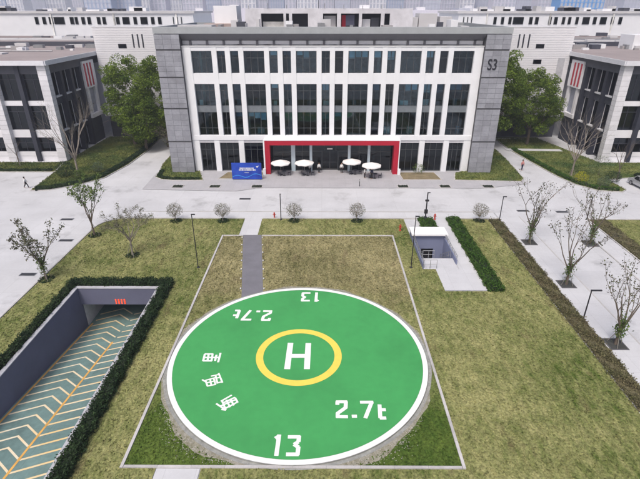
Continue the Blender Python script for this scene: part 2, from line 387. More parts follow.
# ------------------------------------------------------------------ helipad
pad = empty('helipad', (PCX,PCY,0), 'round green helipad with white rim, yellow ring and white H', 'helipad')
b = MB(); n = 160
ring = [(PCX+PR*math.cos(2*math.pi*i/n), PCY+PR*math.sin(2*math.pi*i/n)) for i in range(n)]
b.prism(ring, -.1, .16); b.build('slab', pad_rim, pad)
b = MB(); b.disc(PCX,PCY,PR+.02,PR+.24,.07,160); b.build('drain_ring', pad_rim, pad)
b = MB(); b.disc(PCX,PCY,0,PR-.39,.164,160); b.build('green_paint', pad_green, pad)
b = MB(); b.disc(PCX,PCY,PR-.38,PR-.03,.165,160); b.build('white_border', pad_white, pad)
b = MB(); b.disc(PCX+.02,PCY,2.72,3.27,.170,120); b.build('yellow_ring', pad_yellow, pad)
ZP = .16
def strokes(name, segs, width, z=.1705, rot180=False, m=pad_white, shift=(0,0)):
    """segs: ground-space line segments; each becomes a painted bar of the given width"""
    b = MB()
    for i, ((x0,y0),(x1,y1)) in enumerate(segs):
        if rot180: x0,y0,x1,y1 = 2*PCX-x0, 2*PCY-y0, 2*PCX-x1, 2*PCY-y1
        x0 += shift[0]; x1 += shift[0]; y0 += shift[1]; y1 += shift[1]
        d = math.hypot(x1-x0, y1-y0); ux, uy = (x1-x0)/d, (y1-y0)/d; nx, ny = -uy*width/2, ux*width/2
        zz = z + .0007*(i % 9)
        b.face([(x0-nx,y0-ny,zz),(x1-nx,y1-ny,zz),(x1+nx,y1+ny,zz),(x0+nx,y0+ny,zz)])
    return b.build(name, m, pad)
def pxs(ox, oy, s, L_): return [(g(ox+a/s, oy+b_/s, ZP), g(ox+c/s, oy+d/s, ZP)) for a,b_,c,d in L_]
strokes('letter_h', pxs(230,280,3.994, [(242,251,228,356),(313,252,307,356),(246,303,300,303)]), .44)
num = pxs(255,420,10.65, [(216,196,262,168),(258,155,226,382),(350,180,482,180),(470,168,462,235),(462,232,416,262),(416,258,462,290),(462,284,452,375),(330,366,466,366)])
strokes('number_13', num, .26)
strokes('number_13', num, .26, rot180=True, shift=(.35,-.15))
tw = pxs(325,390,9.14, [(100,108,204,108),(113,104,113,136),(191,104,188,168),(190,160,112,216),(116,208,116,252),(100,243,210,245),(245,240,292,240),(320,112,442,112),(428,108,368,258),(498,132,506,258),(488,180,556,180),(500,256,560,256)])
strokes('weight_mark', tw, .26); strokes('weight_mark', tw, .26, rot180=True, shift=(.1,-.2))
strokes('painted_character', pxs(195,345,11.98, [(115,108,215,108),(105,150,292,150),(97,190,205,190),(118,108,98,192),(165,108,150,190),(212,105,197,192),(258,118,240,192),(306,95,277,208)]), .16)
strokes('painted_character', pxs(200,365,9.58, [(20,140,62,165),(52,145,72,202),(68,203,155,185),(52,148,145,122),(62,172,148,152),(98,140,108,190),(132,130,148,186),(105,108,180,92),(178,78,215,170),(150,105,168,178),(150,128,192,118),(165,172,215,160)]), .125)
strokes('painted_character', pxs(200,365,9.58, [(200,348,305,288),(225,362,335,310),(155,370,250,432),(200,392,345,330),(225,425,365,352),(205,425,250,432),(212,345,245,425),(252,335,288,405),(292,330,325,388),(335,312,362,360)]), .13)
# touchdown lamps round the rim and along the grey path
def small_light(x, y, z0, label, grp):
    r_ = empty('inset_light', (x,y,z0), label, 'light', grp)
    MB().lathe([(.0,0),(.09,0),(.09,.05),(.06,.07)],10).build('base', steel, r_, world=False); MB().lathe([(.06,.07),(.055,.12),(.0,.14)],10).build('lens', pad_white, r_, True, world=False)
ORD = ['first','second','third','fourth','fifth','sixth','seventh','eighth','ninth','tenth','eleventh','twelfth','thirteenth','fourteenth','fifteenth','sixteenth']
for i in range(7):
    for X, nm in ((0,'left'),(1,'right')):
        y = 38.4+i*1.85; t_ = (y-36.6)/(PY1+.1-36.6); xx = (-7.35-1.9*t_-.1) if nm == 'left' else (-5.35-1.75*t_+.1)
        small_light(xx, y, .06, f'{ORD[i]} small white light from the helipad, {nm} edge of the grey path', 'lights along the grey path')

# gravel round the slab
npb = 7000; a = rng.uniform(0, 2*np.pi, npb)
dens = np.clip(.2-.8*np.sin(a)+.6*np.sin(5*a+.5), .1, 1.5)
rr = PR+.1+np.abs(rng.normal(size=npb))*.45*dens
x = PCX+rr*np.cos(a); y = PCY+rr*np.sin(a); keep = (x>PX0+.3)&(x<PX1-.3)&(y>PY0+.3)&(y<PY1)&~((x>-9.35)&(x<-5)&(y>35)); x, y = x[keep], y[keep]
s = rng.uniform(.015,.05,len(x)); b = MB()
for xi, yi, si in zip(x, y, s):
    k = len(b.v); t = random.random()*6
    for q in range(4): b.v.append((xi+si*math.cos(t+q*1.57)*random.uniform(.7,1.2), yi+si*math.sin(t+q*1.57)*random.uniform(.7,1.2), .045))
    b.v.append((xi, yi, .055+si*.9))
    for q in range(4): b.f.append((k+q, k+(q+1)%4, k+4)); b.mi.append(0)
tag(b.build('gravel', mat('gravel', (.34,.33,.30), .9, .2, 2, island=.35)), 'pale gravel spread round the edge of the green helipad', 'gravel', kind='stuff')
# a washed-out gravelly margin under the loose stones
b = MB(); nn = 96
for i in range(nn):
    def rad(j):
        t = 2*math.pi*j/nn; return .45+.75*max(0,-math.sin(t))+.45*math.sin(5*t+.5)+.35*math.sin(11*t+1)+.2*math.sin(23*t)
    t0, t1 = 2*math.pi*i/nn, 2*math.pi*(i+1)/nn
    def pt(t, r): return (min(max(PCX+r*math.cos(t),PX0+.2),PX1-.2), min(max(PCY+r*math.sin(t),PY0+.2),PY1-.2), .058)
    b.face([pt(t0,PR),pt(t0,PR+.18+rad(i)*.36),pt(t1,PR+.18+rad(i+1)*.36),pt(t1,PR)])
struct(b.build('gravel_margin', mat('gravel_margin', (.20,.19,.12), .95, col2=(.34,.33,.29), scale=3, fine=.3, fscale=12, bump=.4)))

# grass tufts over the lawns
def tufts(n_, x0, x1, y0, y1, hol, ok=None):
    x = rng.uniform(x0,x1,n_); y = rng.uniform(y0,y1,n_); k = np.ones(n_, bool)
    for h in hol: k &= ~((x>h[0]-.05)&(x<h[1]+.05)&(y>h[2]-.05)&(y<h[3]+.05))
    if ok is not None: k &= ok(x,y)
    x, y = x[k], y[k]; m_ = len(x); a = rng.uniform(0,np.pi,m_); wd = rng.uniform(.03,.10,m_); hh = rng.uniform(.025,.085,m_)
    lx, ly = rng.normal(size=m_)*.05, rng.normal(size=m_)*.05; dx, dy = np.cos(a)*wd, np.sin(a)*wd; z = np.full(m_, .045)
    return np.stack([np.stack([x-dx,y-dy,z],1),np.stack([x+dx,y+dy,z],1),np.stack([x+dx*.5+lx,y+dy*.5+ly,z+hh],1),np.stack([x-dx*.6+lx,y-dy*.6+ly,z+hh*.9],1)],1)
V = np.concatenate([tufts(90000, LX0+.1, 20.9, 14, 55, lawn_holes, lambda x,y: ~((x<LX0+3)&(y>LY1-3)&((x-LX0-3)**2+(y-LY1+3)**2>9))), tufts(12000, 33.7, 52, 36, 54.8, [])])
def inpoly(poly):
    def f(x,y):
        k = np.zeros(len(x), bool)
        for (xa,ya),(xb,yb) in zip(poly, poly[1:]+poly[:1]):
            if ya != yb: c = ((ya > y) != (yb > y)) & (x < (xb-xa)*(y-ya)/(yb-ya)+xa); k ^= c
        return k
    return f
o = bpy.data.objects.new('grass', quads_mesh('grass', V, lawnm)); C.objects.link(o); tag(o, 'dry olive and straw coloured grass of the wide lawns', 'grass', kind='stuff')
V = tufts(34000, PX0+.2, PX1-.2, PY0+.2, PY1-.2, [], lambda x,y: ((x-PCX)**2+(y-PCY)**2 > (PR+.5)**2)&~((y>36)&(x>-7.4-.137*(y-36.6))&(x<-5.3-.127*(y-36.6))))
o = bpy.data.objects.new('grass', quads_mesh('grass', V, lawnp)); C.objects.link(o); tag(o, 'grass inside the edged plot around the helipad', 'grass', kind='stuff')

VV = []
for nm_, n_ in (('lawn_bank_left',12000),('lawn_bank_right',16000),('lawn_island_left',3500),('lawn_island_right',5000),('lawn_strip_left',6000)):
    po = [(v.co.x,v.co.y) for v in bpy.data.objects[nm_].data.vertices]; xs_, ys_ = [p[0] for p in po], [p[1] for p in po]
    q = tufts(n_*2, min(xs_),max(xs_),min(ys_),max(ys_),[(34,45,86.3,88.8)],inpoly(po)); q[:,:,2] = .088+(q[:,:,2]-.045)*2.2; VV.append(q)
o = bpy.data.objects.new('grass', quads_mesh('grass', np.concatenate(VV), green_lawn)); C.objects.link(o); tag(o, 'green grass of the banks and islands by the buildings', 'grass', kind='stuff')
for nm_ in ('lawn_bank_left','lawn_bank_right','lawn_island_left','lawn_island_right','lawn_strip_left','lawn_by_door_left','lawn_by_door_right'):
    po = [(v.co.x,v.co.y) for v in bpy.data.objects[nm_].data.vertices]; kerb_run(bpy.data.objects[nm_], po+po[:1], .14, .13, 1.6)
# ------------------------------------------------------------------ vehicle ramp
def rz(y): return -2.63-.128*(y-25) if y < 39 else -2.63-.128*14
ramp = empty('vehicle_ramp', ((RX0+RX1)/2, RY0, 0), 'sunken vehicle ramp with blue-grey walls and teal striped floor', 'ramp')
b = MB(); ys = [RY0, 39, 60]
for y0,y1 in zip(ys[:-1], ys[1:]): b.face([(RX0,y0,rz(y0)),(RX1,y0,rz(y0)),(RX1,y1,rz(y1)),(RX0,y1,rz(y1))])
b.build('floor', rampfl, ramp)
MB().box(RX0-.25,RX0,RY0,RY1+.3,-5.2,.12).build('side_wall', rampw, ramp)
MB().box(RX1,RX1+.25,RY0,RY1+.3,-5.2,.12).build('side_wall', rampw, ramp)
MB().box(RX0,RX1,RY1,RY1+.3,-1.67,.12).build('portal_header', rampw, ramp)
cap = mat('wall_cap', (.42,.43,.47), .7)
b = MB(); b.box(RX0-.3,RX0+.05,RY0,RY1-.05,.123,.2).box(RX1-.05,RX1+.3,RY0,RY1-.05,.123,.2).box(RX0-.3,RX1+.3,RY1-.05,RY1+.35,.123,.2); b.build('coping', cap, ramp)
tw_ = mat('tunnel_white', (.62,.62,.66), .7)
b = MB(); b.box(RX0-.3,RX0-.004,RY1+.3,60,-5.2,-1.67); b.build('tunnel_wall', tw_, ramp); MB().box(RX1+.004,RX1+.3,RY1+.3,60,-5.2,-1.67).build('tunnel_wall', darkg, ramp)  # left wall white; right wall coloured dark to put in the tunnel's shade
b = MB(); b.box(RX0-.3,RX1+.3,RY1+.31,60,-1.66,-1.4).box(RX0-.3,RX1+.3,60,60.2,-5.2,-1.4); b.build('tunnel_ceiling', darkg, ramp)  # ceiling and end wall coloured dark for the tunnel's shade as well
def floor_strip(name, pts, wd, m, dz):
    b = MB()
    for (x0,y0),(x1,y1) in zip(pts[:-1],pts[1:]):
        b.face([(x0,y0,rz(y0)+dz),(x1,y1,rz(y1)+dz),(x1,y1+wd,rz(y1+wd)+dz),(x0,y0+wd,rz(y0+wd)+dz)])
    return b.build(name, m, ramp)
XC = -19.5
b = MB()
for X in (RX0+.22, XC):
    y1_ = 44 if X < -20 else 35.5
    b.face([(X-.08,RY0,rz(RY0)+.012),(X+.08,RY0,rz(RY0)+.012),(X+.08,39 if y1_>39 else y1_,rz(min(39,y1_))+.012),(X-.08,39 if y1_>39 else y1_,rz(min(39,y1_))+.012)])
    b.build('lane_line', stripe_o, ramp); b = MB()
for i in range(26):
    y = 13.5+i*1.08
    for xa, xb in ((RX0+.32, XC-.1), (XC+.1, RX1-.1)):
        ap = xa+(xb-xa)*.62; floor_strip('chevron_stripe', [(xa,y),(ap,y+1.05),(xb,y+.1)], .18, stripe_w, .006)
b = MB()                                          # red lettering over the portal
x0, z0 = onY(115.3,303.4,RY1-.02); x1, z1 = onY(126,299.4,RY1-.02)
nch = 4; cw = (x1-x0)/nch
for i in range(nch):
    a = x0+i*cw+.05; c = a+cw-.14
    for zz in (z0, (z0+z1)/2, z1-.07): b.box(a, c, RY1-.05, RY1-.002, zz, zz+.085)
    for xx in ((a+.005, c-.095) if i % 2 else ((a+c)/2-.045,)): b.box(xx, xx+.09, RY1-.055, RY1-.003, z0-.03, z1+.03)
o = b.build('portal_sign', mat('sign_red', (.85,.10,.04), .5, emit=.55), ramp)

# ------------------------------------------------------------------ pedestrian stair
stairw = mat('stair_wall', (.20,.225,.34), .7, .08, .4)
st = empty('stair_entrance', ((SX0+SX1)/2, SY0, 0), 'sunken stair entrance with blue-grey walls, white canopy slab and railings', 'stairwell')
b = MB(); b.box(SX0-.12,SX0,SY0,SY1+1.6,-3.2,.55); b.build('side_wall', stairw, st)
MB().box(SX1,SX1+.12,SY0+.9,SY1+1.6,-3.2,.55).build('side_wall', stairw, st)
b = MB(); b.box(SX0,SX1,SY1+.0,SY1+.15,-.9,.87).box(SX0,SX0+1.0,SY1,SY1+.15,-3.2,-.9).box(SX1-1.1,SX1,SY1,SY1+.15,-3.2,-.9); b.build('back_wall', stairw, st)
MB().box(SX0+1.0,SX1-1.1,SY1+.5,SY1+.6,-3.2,-.8).build('doorway', blackm, st)  # black panel behind the opening, painted in for its darkness
MB().box(SX0-.25,SX1+.35,SY1-.35,SY1+1.75,.88,1.05).build('canopy', mat('canopy_white', (.82,.82,.84), .6, .03), st)
ns = 15; me = MB().box(SX0+.002,SX1-.002,0,.29,-.6,0).mesh('step', concrete2)
for i in range(ns): o = link_mesh('step', me, st, (-st.location.x, SY0+2.2+i*.28-st.location.y, -.18*(i+1)+.02))
def rail(p0, p1, h, n_, parent, name='railing'):
    b = MB(); p0 = Vector(p0); p1 = Vector(p1)
    for k in (h, h*.5): b.tube([p0+Vector((0,0,k)), p1+Vector((0,0,k))], .028, 6)
    for i in range(n_+1): q = p0.lerp(p1, i/n_); b.tube([q, q+Vector((0,0,h))], .026, 6)
    return b.build(name, steel, parent)
rail((SX0-.06,SY0,.55),(SX0-.06,SY1-.4,.55),.5,6,st); rail((SX1+.06,SY0+.95,.55),(SX1+.06,SY1-.4,.55),.5,5,st); rail((SX0-.05,SY0,.06),(SX0+1.3,SY0,.06),1.0,2,st)
rail((SX0+.25,SY0+2.3,0),(SX0+.25,SY1-.3,-2.4),.9,5,st,'handrail'); rail((SX1-.25,SY0+2.3,0),(SX1-.25,SY1-.3,-2.4),.9,5,st,'handrail'); rail((SX0+.3,SY0+2.25,.05),(SX0+1.5,SY0+2.25,.05),.9,2,st,'handrail')

# ------------------------------------------------------------------ vegetation
def hedge(name, x0, x1, y0, y1, h, leaf, label, dens=420, size=.085, group=None, z0=.03):
    t = empty(name, ((x0+x1)/2,(y0+y1)/2,z0), label, 'hedge', group)
    b = MB(); nx = max(2, int((x1-x0)/.5)); ny = max(2, int((y1-y0)/.5))
    lx, ly = x1-x0, y1-y0
    b.box(x0+.1,x1-.1,y0+.1,y1-.1,z0,z0+h*.8); b.build('inner_growth', mat('hedge_core' if leaf is not lf_cover else 'cover_core', (.012,.022,.010) if leaf is not lf_cover else (.11,.10,.055), .95, .3, 4), t)
    n_ = int(dens*(lx*ly + h*(lx+ly)*1.2))
    u = rng.uniform(-.5,.5,(n_,3)); face = rng.integers(0,5,n_)
    p = np.empty((n_,3)); wob = .09
    p[:,0] = (x0+x1)/2+u[:,0]*lx; p[:,1] = (y0+y1)/2+u[:,1]*ly; p[:,2] = z0+h*(.5+u[:,2])
    areas = np.array([lx*ly, h*ly, h*ly, h*lx, h*lx]); face = rng.choice(5, n_, p=areas/areas.sum())
    top = face==0; p[top,2] = z0+h*(.86+.14*rng.random(top.sum())) + .10*np.sin(p[top,0]*3.1+p[top,1]*2.3) + .06*rng.normal(size=top.sum())
    p[top,2] += .16*np.maximum(0,rng.normal(size=top.sum()))*(np.sin(p[top,0]*5.3)*np.sin(p[top,1]*4.7)>.1)
    for fc, ax, val in ((1,0,x0),(2,0,x1),(3,1,y0),(4,1,y1)):
        k = face==fc; p[k,ax] = val+rng.normal(size=k.sum())*wob+.07*np.sin(p[k,1-ax]*4.1+1)
    o = bpy.data.objects.new('foliage', quads_mesh('foliage', leaf_quads(p-np.array(t.location), size), leaf)); C.objects.link(o); o.parent = t
    return t
hedge('clipped_hedge', RX1+.45, RX1+1.2, 14, RY1+.4, .6, lf_dark, 'dark green hedge along the right side of the vehicle ramp')
hedge('clipped_hedge', RX0-.95, RX0-.4, 14, RY1+.4, .5, lf_dark, 'dark green hedge along the left side of the vehicle ramp')
hedge('clipped_hedge', RX0-.95, RX1+1.2, RY1+.5, RY1+1.25, .55, lf_dark, 'dark green hedge behind the ramp portal header')
hedge('clipped_hedge', 15.75, 17.15, 38.0, 55.0, .4, lf_green, 'low bright green hedge beside the concrete path by the stair entrance', 300, .09)
hedge('clipped_hedge', 12.2, 13.9, 51.3, 54.9, .35, lf_green, 'small low green hedge patch behind the stair canopy', 300, .09)
t = hedge('ground_cover', 21.0, 22.4, 12, 54.9, .09, lf_cover, 'strip of brown-green ground cover between lawn and pavement', 620, .075); t['category'] = 'plants'
t = hedge('ground_cover', 33.65, 35.6, 20, 54.7, .15, lf_cover, 'brown-green ground cover along the far side of the tree-lined road', 200, .08); t['category'] = 'plants'
def hedge_row(pts, w_, h, leaf, label, dens=300, size=.1, z0=.08):
    t = empty('hedge_row', (*pts[0],z0), label, 'hedge'); b = MB(); P_ = []
    for (xa,ya),(xb,yb) in zip(pts[:-1],pts[1:]):
        L_ = math.hypot(xb-xa,yb-ya); ux, uy = (xb-xa)/L_, (yb-ya)/L_; nx, ny = -uy*w_*.38, ux*w_*.38
        b.prism([(xa-nx,ya-ny),(xb-nx,yb-ny),(xb+nx,yb+ny),(xa+nx,ya+ny)], z0-.05, z0+h*.75)
        n_ = int(dens*L_*w_); u = rng.random(n_)*L_; v = rng.uniform(-.5,.5,n_); hh = h*(1-.5*(2*np.abs(v))**3)*(.6+.5*rng.random(n_))+.06*np.sin(u*3)
        P_.append(np.stack([xa+ux*u-uy*v*w_, ya+uy*u+ux*v*w_, z0+hh],1))
    b.build('inner_growth', mat('hedge_core', (.012,.022,.010), .95, .3, 4), t)
    o = bpy.data.objects.new('foliage', quads_mesh('foliage', leaf_quads(np.concatenate(P_)-np.array(t.location), size), leaf)); C.objects.link(o); o.parent = t
hedge_row([(-42.0,65.6),(-39.9,66.2),(-36.9,68.5),(-34.9,71.3),(-33.8,78),(-33.4,88),(-33.9,96)], 1.1, .45, lf_dark, 'dark low hedge edging the left lawn bank along the road')
hedge_row([(36.1,88),(37.0,80),(38.1,72.2),(39.1,68.7),(40.7,66.3),(43.4,65.7)], .9, .4, lf_green, 'low green hedge edging the right lawn bank along the lane')
hedge_row([(-26.1,74.5),(-25.8,71.8),(-24.8,70.8),(-23,70.4),(-19.0,70.4)], .7, .3, lf_dark, 'low dark hedge edging the grass island at the left pier')
hedge_row([(-66,74.6),(-44.2,74.6)], .8, .3, lf_dark, 'low dark hedge before the left workshop front')
hedge_row([(49.5,72.0),(68,72.0)], .9, .5, lf_dark, 'dark hedge behind the parked van')

def leafball(name, x, y, r, leaf, label, z=.05, squash=.85, cat='shrub', n_=700, size=.09, stem=True):
    t = empty(name, (x,y,z), label, cat)
    MB().tube([(0,0,0),(0,0,r*.9)],[.04,.02],5).build('stem', bark, t, world=False)
    d = rng.normal(size=(n_,3)); d /= np.linalg.norm(d,axis=1)[:,None]; rad = r*(.55+.45*rng.random(n_)**.5)
    p = d*rad[:,None]; p[:,2] = p[:,2]*squash + r*squash
    p += .05*r*np.sin(p*9)
    o = bpy.data.objects.new('foliage', quads_mesh('foliage', leaf_quads(p, size), leaf)); C.objects.link(o); o.parent = t; return t
def grow(b, p, d, L_, r, lev, tips, rnd, spread, up, nseg=3, kids=(2,3), shrink=.7, sides=5):
    pts = [p.copy()]; rs = [r]
    for i in range(nseg):
        d = (d + Vector((rnd.gauss(0,.1),rnd.gauss(0,.1),rnd.gauss(0,.05)+up*.08))).normalized()
        p = p + d*(L_/nseg); pts.append(p.copy()); rs.append(r*(1-.45*(i+1)/nseg))
    b.tube(pts, rs, sides if lev > 1 else 3)
    tips.append((pts[-1].copy(), lev)); tips.append((pts[len(pts)//2].copy(), lev))
    if lev <= 0: return
    for i in range(rnd.randint(*kids)):
        q = pts[-1] if i < 2 else pts[rnd.randint(1, nseg-1)]
        a = rnd.uniform(0, 2*math.pi); o = d.orthogonal().normalized(); o = Matrix.Rotation(a, 3, d) @ o
        nd = (d*math.cos(spread) + o*math.sin(spread)).normalized()
        grow(b, q.copy(), nd, L_*shrink*rnd.uniform(.8,1.15), rs[-1]*.85, lev-1, tips, rnd, spread, up, nseg, kids, shrink, sides)
def young_tree(name, x, y, h, w_, seed, label, leaf=None, nleaf=0, lsize=.07, barkm=bark, trunk=.25, limbs=5, stakes='tripod', pit=None, lev=2, group=None, lean=0, spreadang=.35, green_base=None, droop=0):
    rnd = random.Random(seed); t = empty(name, (x,y,.05), label, 'tree', group); b = MB(); tips = []
    top = Vector((rnd.gauss(0,.06)+lean,rnd.gauss(0,.06),h*trunk)); b.tube([(0,0,-.05),top*.5,top],[h*.017+.015,h*.014+.012,h*.012+.012],7)
    for i in range(limbs):
        a = 2*math.pi*i/limbs+rnd.uniform(-.4,.4); o = Vector((math.cos(a),math.sin(a),0)); k = rnd.uniform(.6,1.1)
        d = (Vector((0,0,1))*h*(1-trunk) + o*w_*.5*k*1.3).normalized()
        grow(b, top - Vector((0,0,h*trunk*.25*rnd.random())), d, h*(1-trunk)*.52*rnd.uniform(.8,1.1), h*.009+.008, lev, tips, rnd, spreadang, .5-droop)
    b.build('trunk', barkm, t, world=False)
    if nleaf:
        c = [tp for tp, lv in tips if lv <= 1]; P_ = np.array([tuple(c[rnd.randrange(len(c))]) for _ in range(nleaf)]) + rng.normal(size=(nleaf,3))*h*.022
        o = bpy.data.objects.new('crown', quads_mesh('crown', leaf_quads(P_, lsize), leaf)); C.objects.link(o); o.parent = t
    if name == 'round_tree':
        n_ = 1300; d = rng.normal(size=(n_,3)); d /= np.linalg.norm(d,axis=1)[:,None]; P_ = d*(1.05*(.35+.65*rng.random(n_)**.5))[:,None]; P_[:,2] = P_[:,2]*.85+1.5
        o = bpy.data.objects.new('crown', quads_mesh('crown', leaf_quads(P_, .055), lf_pale)); C.objects.link(o); o.parent = t
    if green_base:
        n_ = 420; P_ = rng.normal(size=(n_,3))*np.array([.2,.2,.6])+np.array([top.x,top.y,h*trunk*1.05])
        o = bpy.data.objects.new('trunk_leaves', quads_mesh('trunk_leaves', leaf_quads(P_, .1), green_base)); C.objects.link(o); o.parent = t
    if stakes:
        for i in range(3 if stakes == 'tripod' else 4):
            a = 2*math.pi*i/3+.6+seed; r_ = .62
            MB().tube([(r_*math.cos(a),r_*math.sin(a),-.03),(.05*math.cos(a),.05*math.sin(a),1.45)],.025,5).build('support_stake', stake, t, world=False)
    if pit == 'square':
        MB().box(-.62,.62,-.62,.62,-.02,.04).build('pit_soil', pitm, t, world=False)
        b = MB()
        for q in ((-.72,.72,-.72,-.62),(-.72,.72,.62,.72),(-.72,-.62,-.62,.62),(.62,.72,-.62,.62)): b.box(*q,-.02,.07)
        b.build('pit_edge', mat('pit_edge', (.10,.10,.11), .8), t, world=False)
    elif pit == 'grass':
        n_ = 260; a = rng.uniform(0,2*np.pi,n_); r_ = .75*np.sqrt(rng.random(n_)); P_ = np.stack([r_*np.cos(a),r_*np.sin(a),.04+.08*rng.random(n_)],1)
        o = bpy.data.objects.new('base_plants', quads_mesh('base_plants', leaf_quads(P_, .09), lf_dark)); C.objects.link(o); o.parent = t
    return t
# young trees by the left kerb and the lawn
young_tree('young_tree', *g(47,280), 5.6, 2.9, 11, 'young staked tree with sparse purple-green leaves, nearest the left road kerb', lf_dry, 1100, .11, trunk=.3, limbs=8, pit='grass', green_base=lf_young, lev=2)
young_tree('young_tree', *g(95,236), 6.2, 3.0, 12, 'twin-stemmed young tree with bright green leaves at the rounded lawn corner', lf_young, 1300, .12, trunk=.32, limbs=5, pit='grass', lev=2)
young_tree('young_tree', *g(133,256), 5.6, 4.6, 13, 'spreading pale-leaved young tree with stakes on the lawn behind the ramp', lf_pale, 2600, .065, barkm=bark_pale, trunk=.36, limbs=8, pit='grass', lev=2, spreadang=.55)
for i, (px, lb) in enumerate(((176,'pale rounded young tree, leftmost along the far lawn edge'),(223,'pale rounded young tree left of the concrete footpath'),(294,'pale rounded young tree right of the concrete footpath'),(357,'pale rounded young tree before the right-hand parasols'),(479,'pale rounded young tree between the bright hedge and corner lamp'))):
    young_tree('round_tree', *g(px,221.5), 2.5, 2.3, 30+i, lb, None, 0, .055, barkm=bark_pale, trunk=.3, limbs=8, stakes=None, pit='grass', lev=2, spreadang=.6, group='round young trees along the lawn edge')
# road trees on the right
for i, (px,py,h,w_,lb) in enumerate(((529,243,7.4,4.0,'bare vase-shaped road tree, farthest on the left pavement'),(566,285,7.2,3.8,'bare road tree with green shoots, middle of the left pavement row'),(615,345,7.0,4.2,'nearest bare road tree with pit and tripod on the left pavement'),(590,244,6.3,3.4,'bare road tree on the far pavement beside the lamp'))):
    young_tree('road_tree', *g(px,py), h, w_, 50+i, lb, lf_dry, 420, .1, trunk=.24, limbs=6, pit='square', lev=2, green_base=lf_young, group='bare trees along the side road')
young_tree('road_tree', 32.2, 30.5, 6.5, 3.6, 61, 'bare road tree at the right edge of the picture, far pavement', lf_dry, 120, .085, trunk=.24, limbs=6, pit='square', group='bare trees along the side road')
# taller bare trees with props on the banks
young_tree('bare_tree', *g(79,177), 10.5, 5.0, 71, 'tall bare tree with wooden props on the left lawn bank', lf_dry, 250, .07, barkm=bark_pale, trunk=.3, limbs=7, lev=3, spreadang=.42)
young_tree('bare_tree', *g(571,176), 8.8, 6.5, 72, 'tall bare tree with wooden props on the right lawn bank', None, 0, barkm=bark_pale, trunk=.3, limbs=8, lev=3, spreadang=.5)
young_tree('bare_tree', *g(617,180), 6.5, 3.5, 73, 'slim bare tree beside the parked van', None, 0, barkm=bark, trunk=.3, limbs=4, lev=2)
young_tree('bare_tree', *g(20,166), 5.0, 2.0, 74, 'thin bare sapling before the left building', None, 0, barkm=bark, trunk=.4, limbs=3, lev=1)

def big_tree(name, x, y, h, rx, rz_, seed, label, leaf, nclump=60, per=230, size=.165, trunk_h=3.0):
    rnd = random.Random(seed); t = empty(name, (x,y,0), label, 'tree'); b = MB(); tips = []
    b.tube([(0,0,-.1),(.05,0,trunk_h*.5),(.1,.05,trunk_h)],[.34,.27,.24],9)
    for i in range(6):
        a = 2*math.pi*i/6+rnd.uniform(-.3,.3); d = Vector((math.cos(a)*.8,math.sin(a)*.8,rnd.uniform(.5,1.2))).normalized()
        grow(b, Vector((.1,.05,trunk_h-.2)), d, rx*.7, .14, 2, tips, rnd, .5, .3)
    b.build('trunk', bark, t, world=False); cz = h-rz_
    cl = []
    for i in range(nclump):
        v = Vector((rnd.gauss(0,1),rnd.gauss(0,1),rnd.gauss(0,1))).normalized(); k = rnd.uniform(.45,1.0)**.6
        cl.append((v.x*rx*k*rnd.uniform(.85,1.08), v.y*rx*k, cz+v.z*rz_*k, rnd.uniform(.75,1.5)))
    pts = []
    for cx_,cy_,cz_,r_ in cl:
        d = rng.normal(size=(per,3)); d /= np.linalg.norm(d,axis=1)[:,None]; q = d*(r_*(.5+.5*rng.random(per)**.4))[:,None]; q[:,2] *= .75
        pts.append(q+np.array([cx_,cy_,cz_]))
    P_ = np.concatenate(pts); o = bpy.data.objects.new('crown', quads_mesh('crown', leaf_quads(P_, size, .6), leaf)); C.objects.link(o); o.parent = t; return t
big_tree('camphor_tree', -29.6, 90, 16.6, 4.4, 7.0, 1, 'large dense evergreen tree against the left stone pier', lf_camphor, 120)
big_tree('camphor_tree', -36.6, 91.5, 16.2, 4.3, 6.6, 2, 'large evergreen tree beside the striped left building', lf_camphor, 110)
big_tree('camphor_tree', 32.8, 91, 17.4, 5.2, 7.4, 3, 'large dense evergreen tree against the right stone pier', lf_camphor, 140)
big_tree('camphor_tree', 40.2, 92, 13.8, 4.7, 5.9, 4, 'broad evergreen tree before the white right stair tower', lf_camphor, 120)
big_tree('camphor_tree', -33.0, 87.5, 10.6, 3.6, 4.6, 8, 'lower bright evergreen tree in front of the two left evergreens', lf_camphor, 80, 200, .16, 2.0)
big_tree('camphor_tree', -27.2, 84.5, 6.0, 1.9, 1.9, 5, 'small leafy tree at the foot of the left stone pier', lf_dry, 14, 90, .12, 2.2)
leafball('ball_shrub', *g(580,183), 1.0, lf_yellow, 'round yellow-leaved shrub on the right lawn bank')
leafball('ball_shrub', *g(603,187), .95, lf_grey, 'round grey-green shrub near the tip of the right lawn bank')
leafball('ball_shrub', *g(612,183), 1.1, lf_dark, 'dark green shrub at the tip of the right lawn bank')
leafball('ball_shrub', *g(80,178.5), .85, lf_young, 'round light green shrub under the tall bare tree on the left bank')
leafball('ball_shrub', *g(99,172), .95, lf_grey, 'round grey-green shrub on the left lawn bank')
leafball('ball_shrub', *g(67,177), 1.5, lf_dark, 'large dark bush beneath the tall bare tree on the left bank', n_=1500)
leafball('ball_shrub', *g(598,176), 1.9, lf_grey, 'large loose grey-green bush behind the yellow shrub', n_=900, size=.07)
leafball('ball_shrub', *g(418,174), 1.0, lf_young, 'loose leafy shrub in the bed right of the red portal', n_=300)

# ------------------------------------------------------------------ the office building
OB = empty('office_building', (1.5, 75, 0), 'four-storey white office block framed by grey stone piers with red entrance portal', 'building')
FX0, FX1, FY = -20.6, 23.65, 74.6
GY = 75.15                       # glazing plane
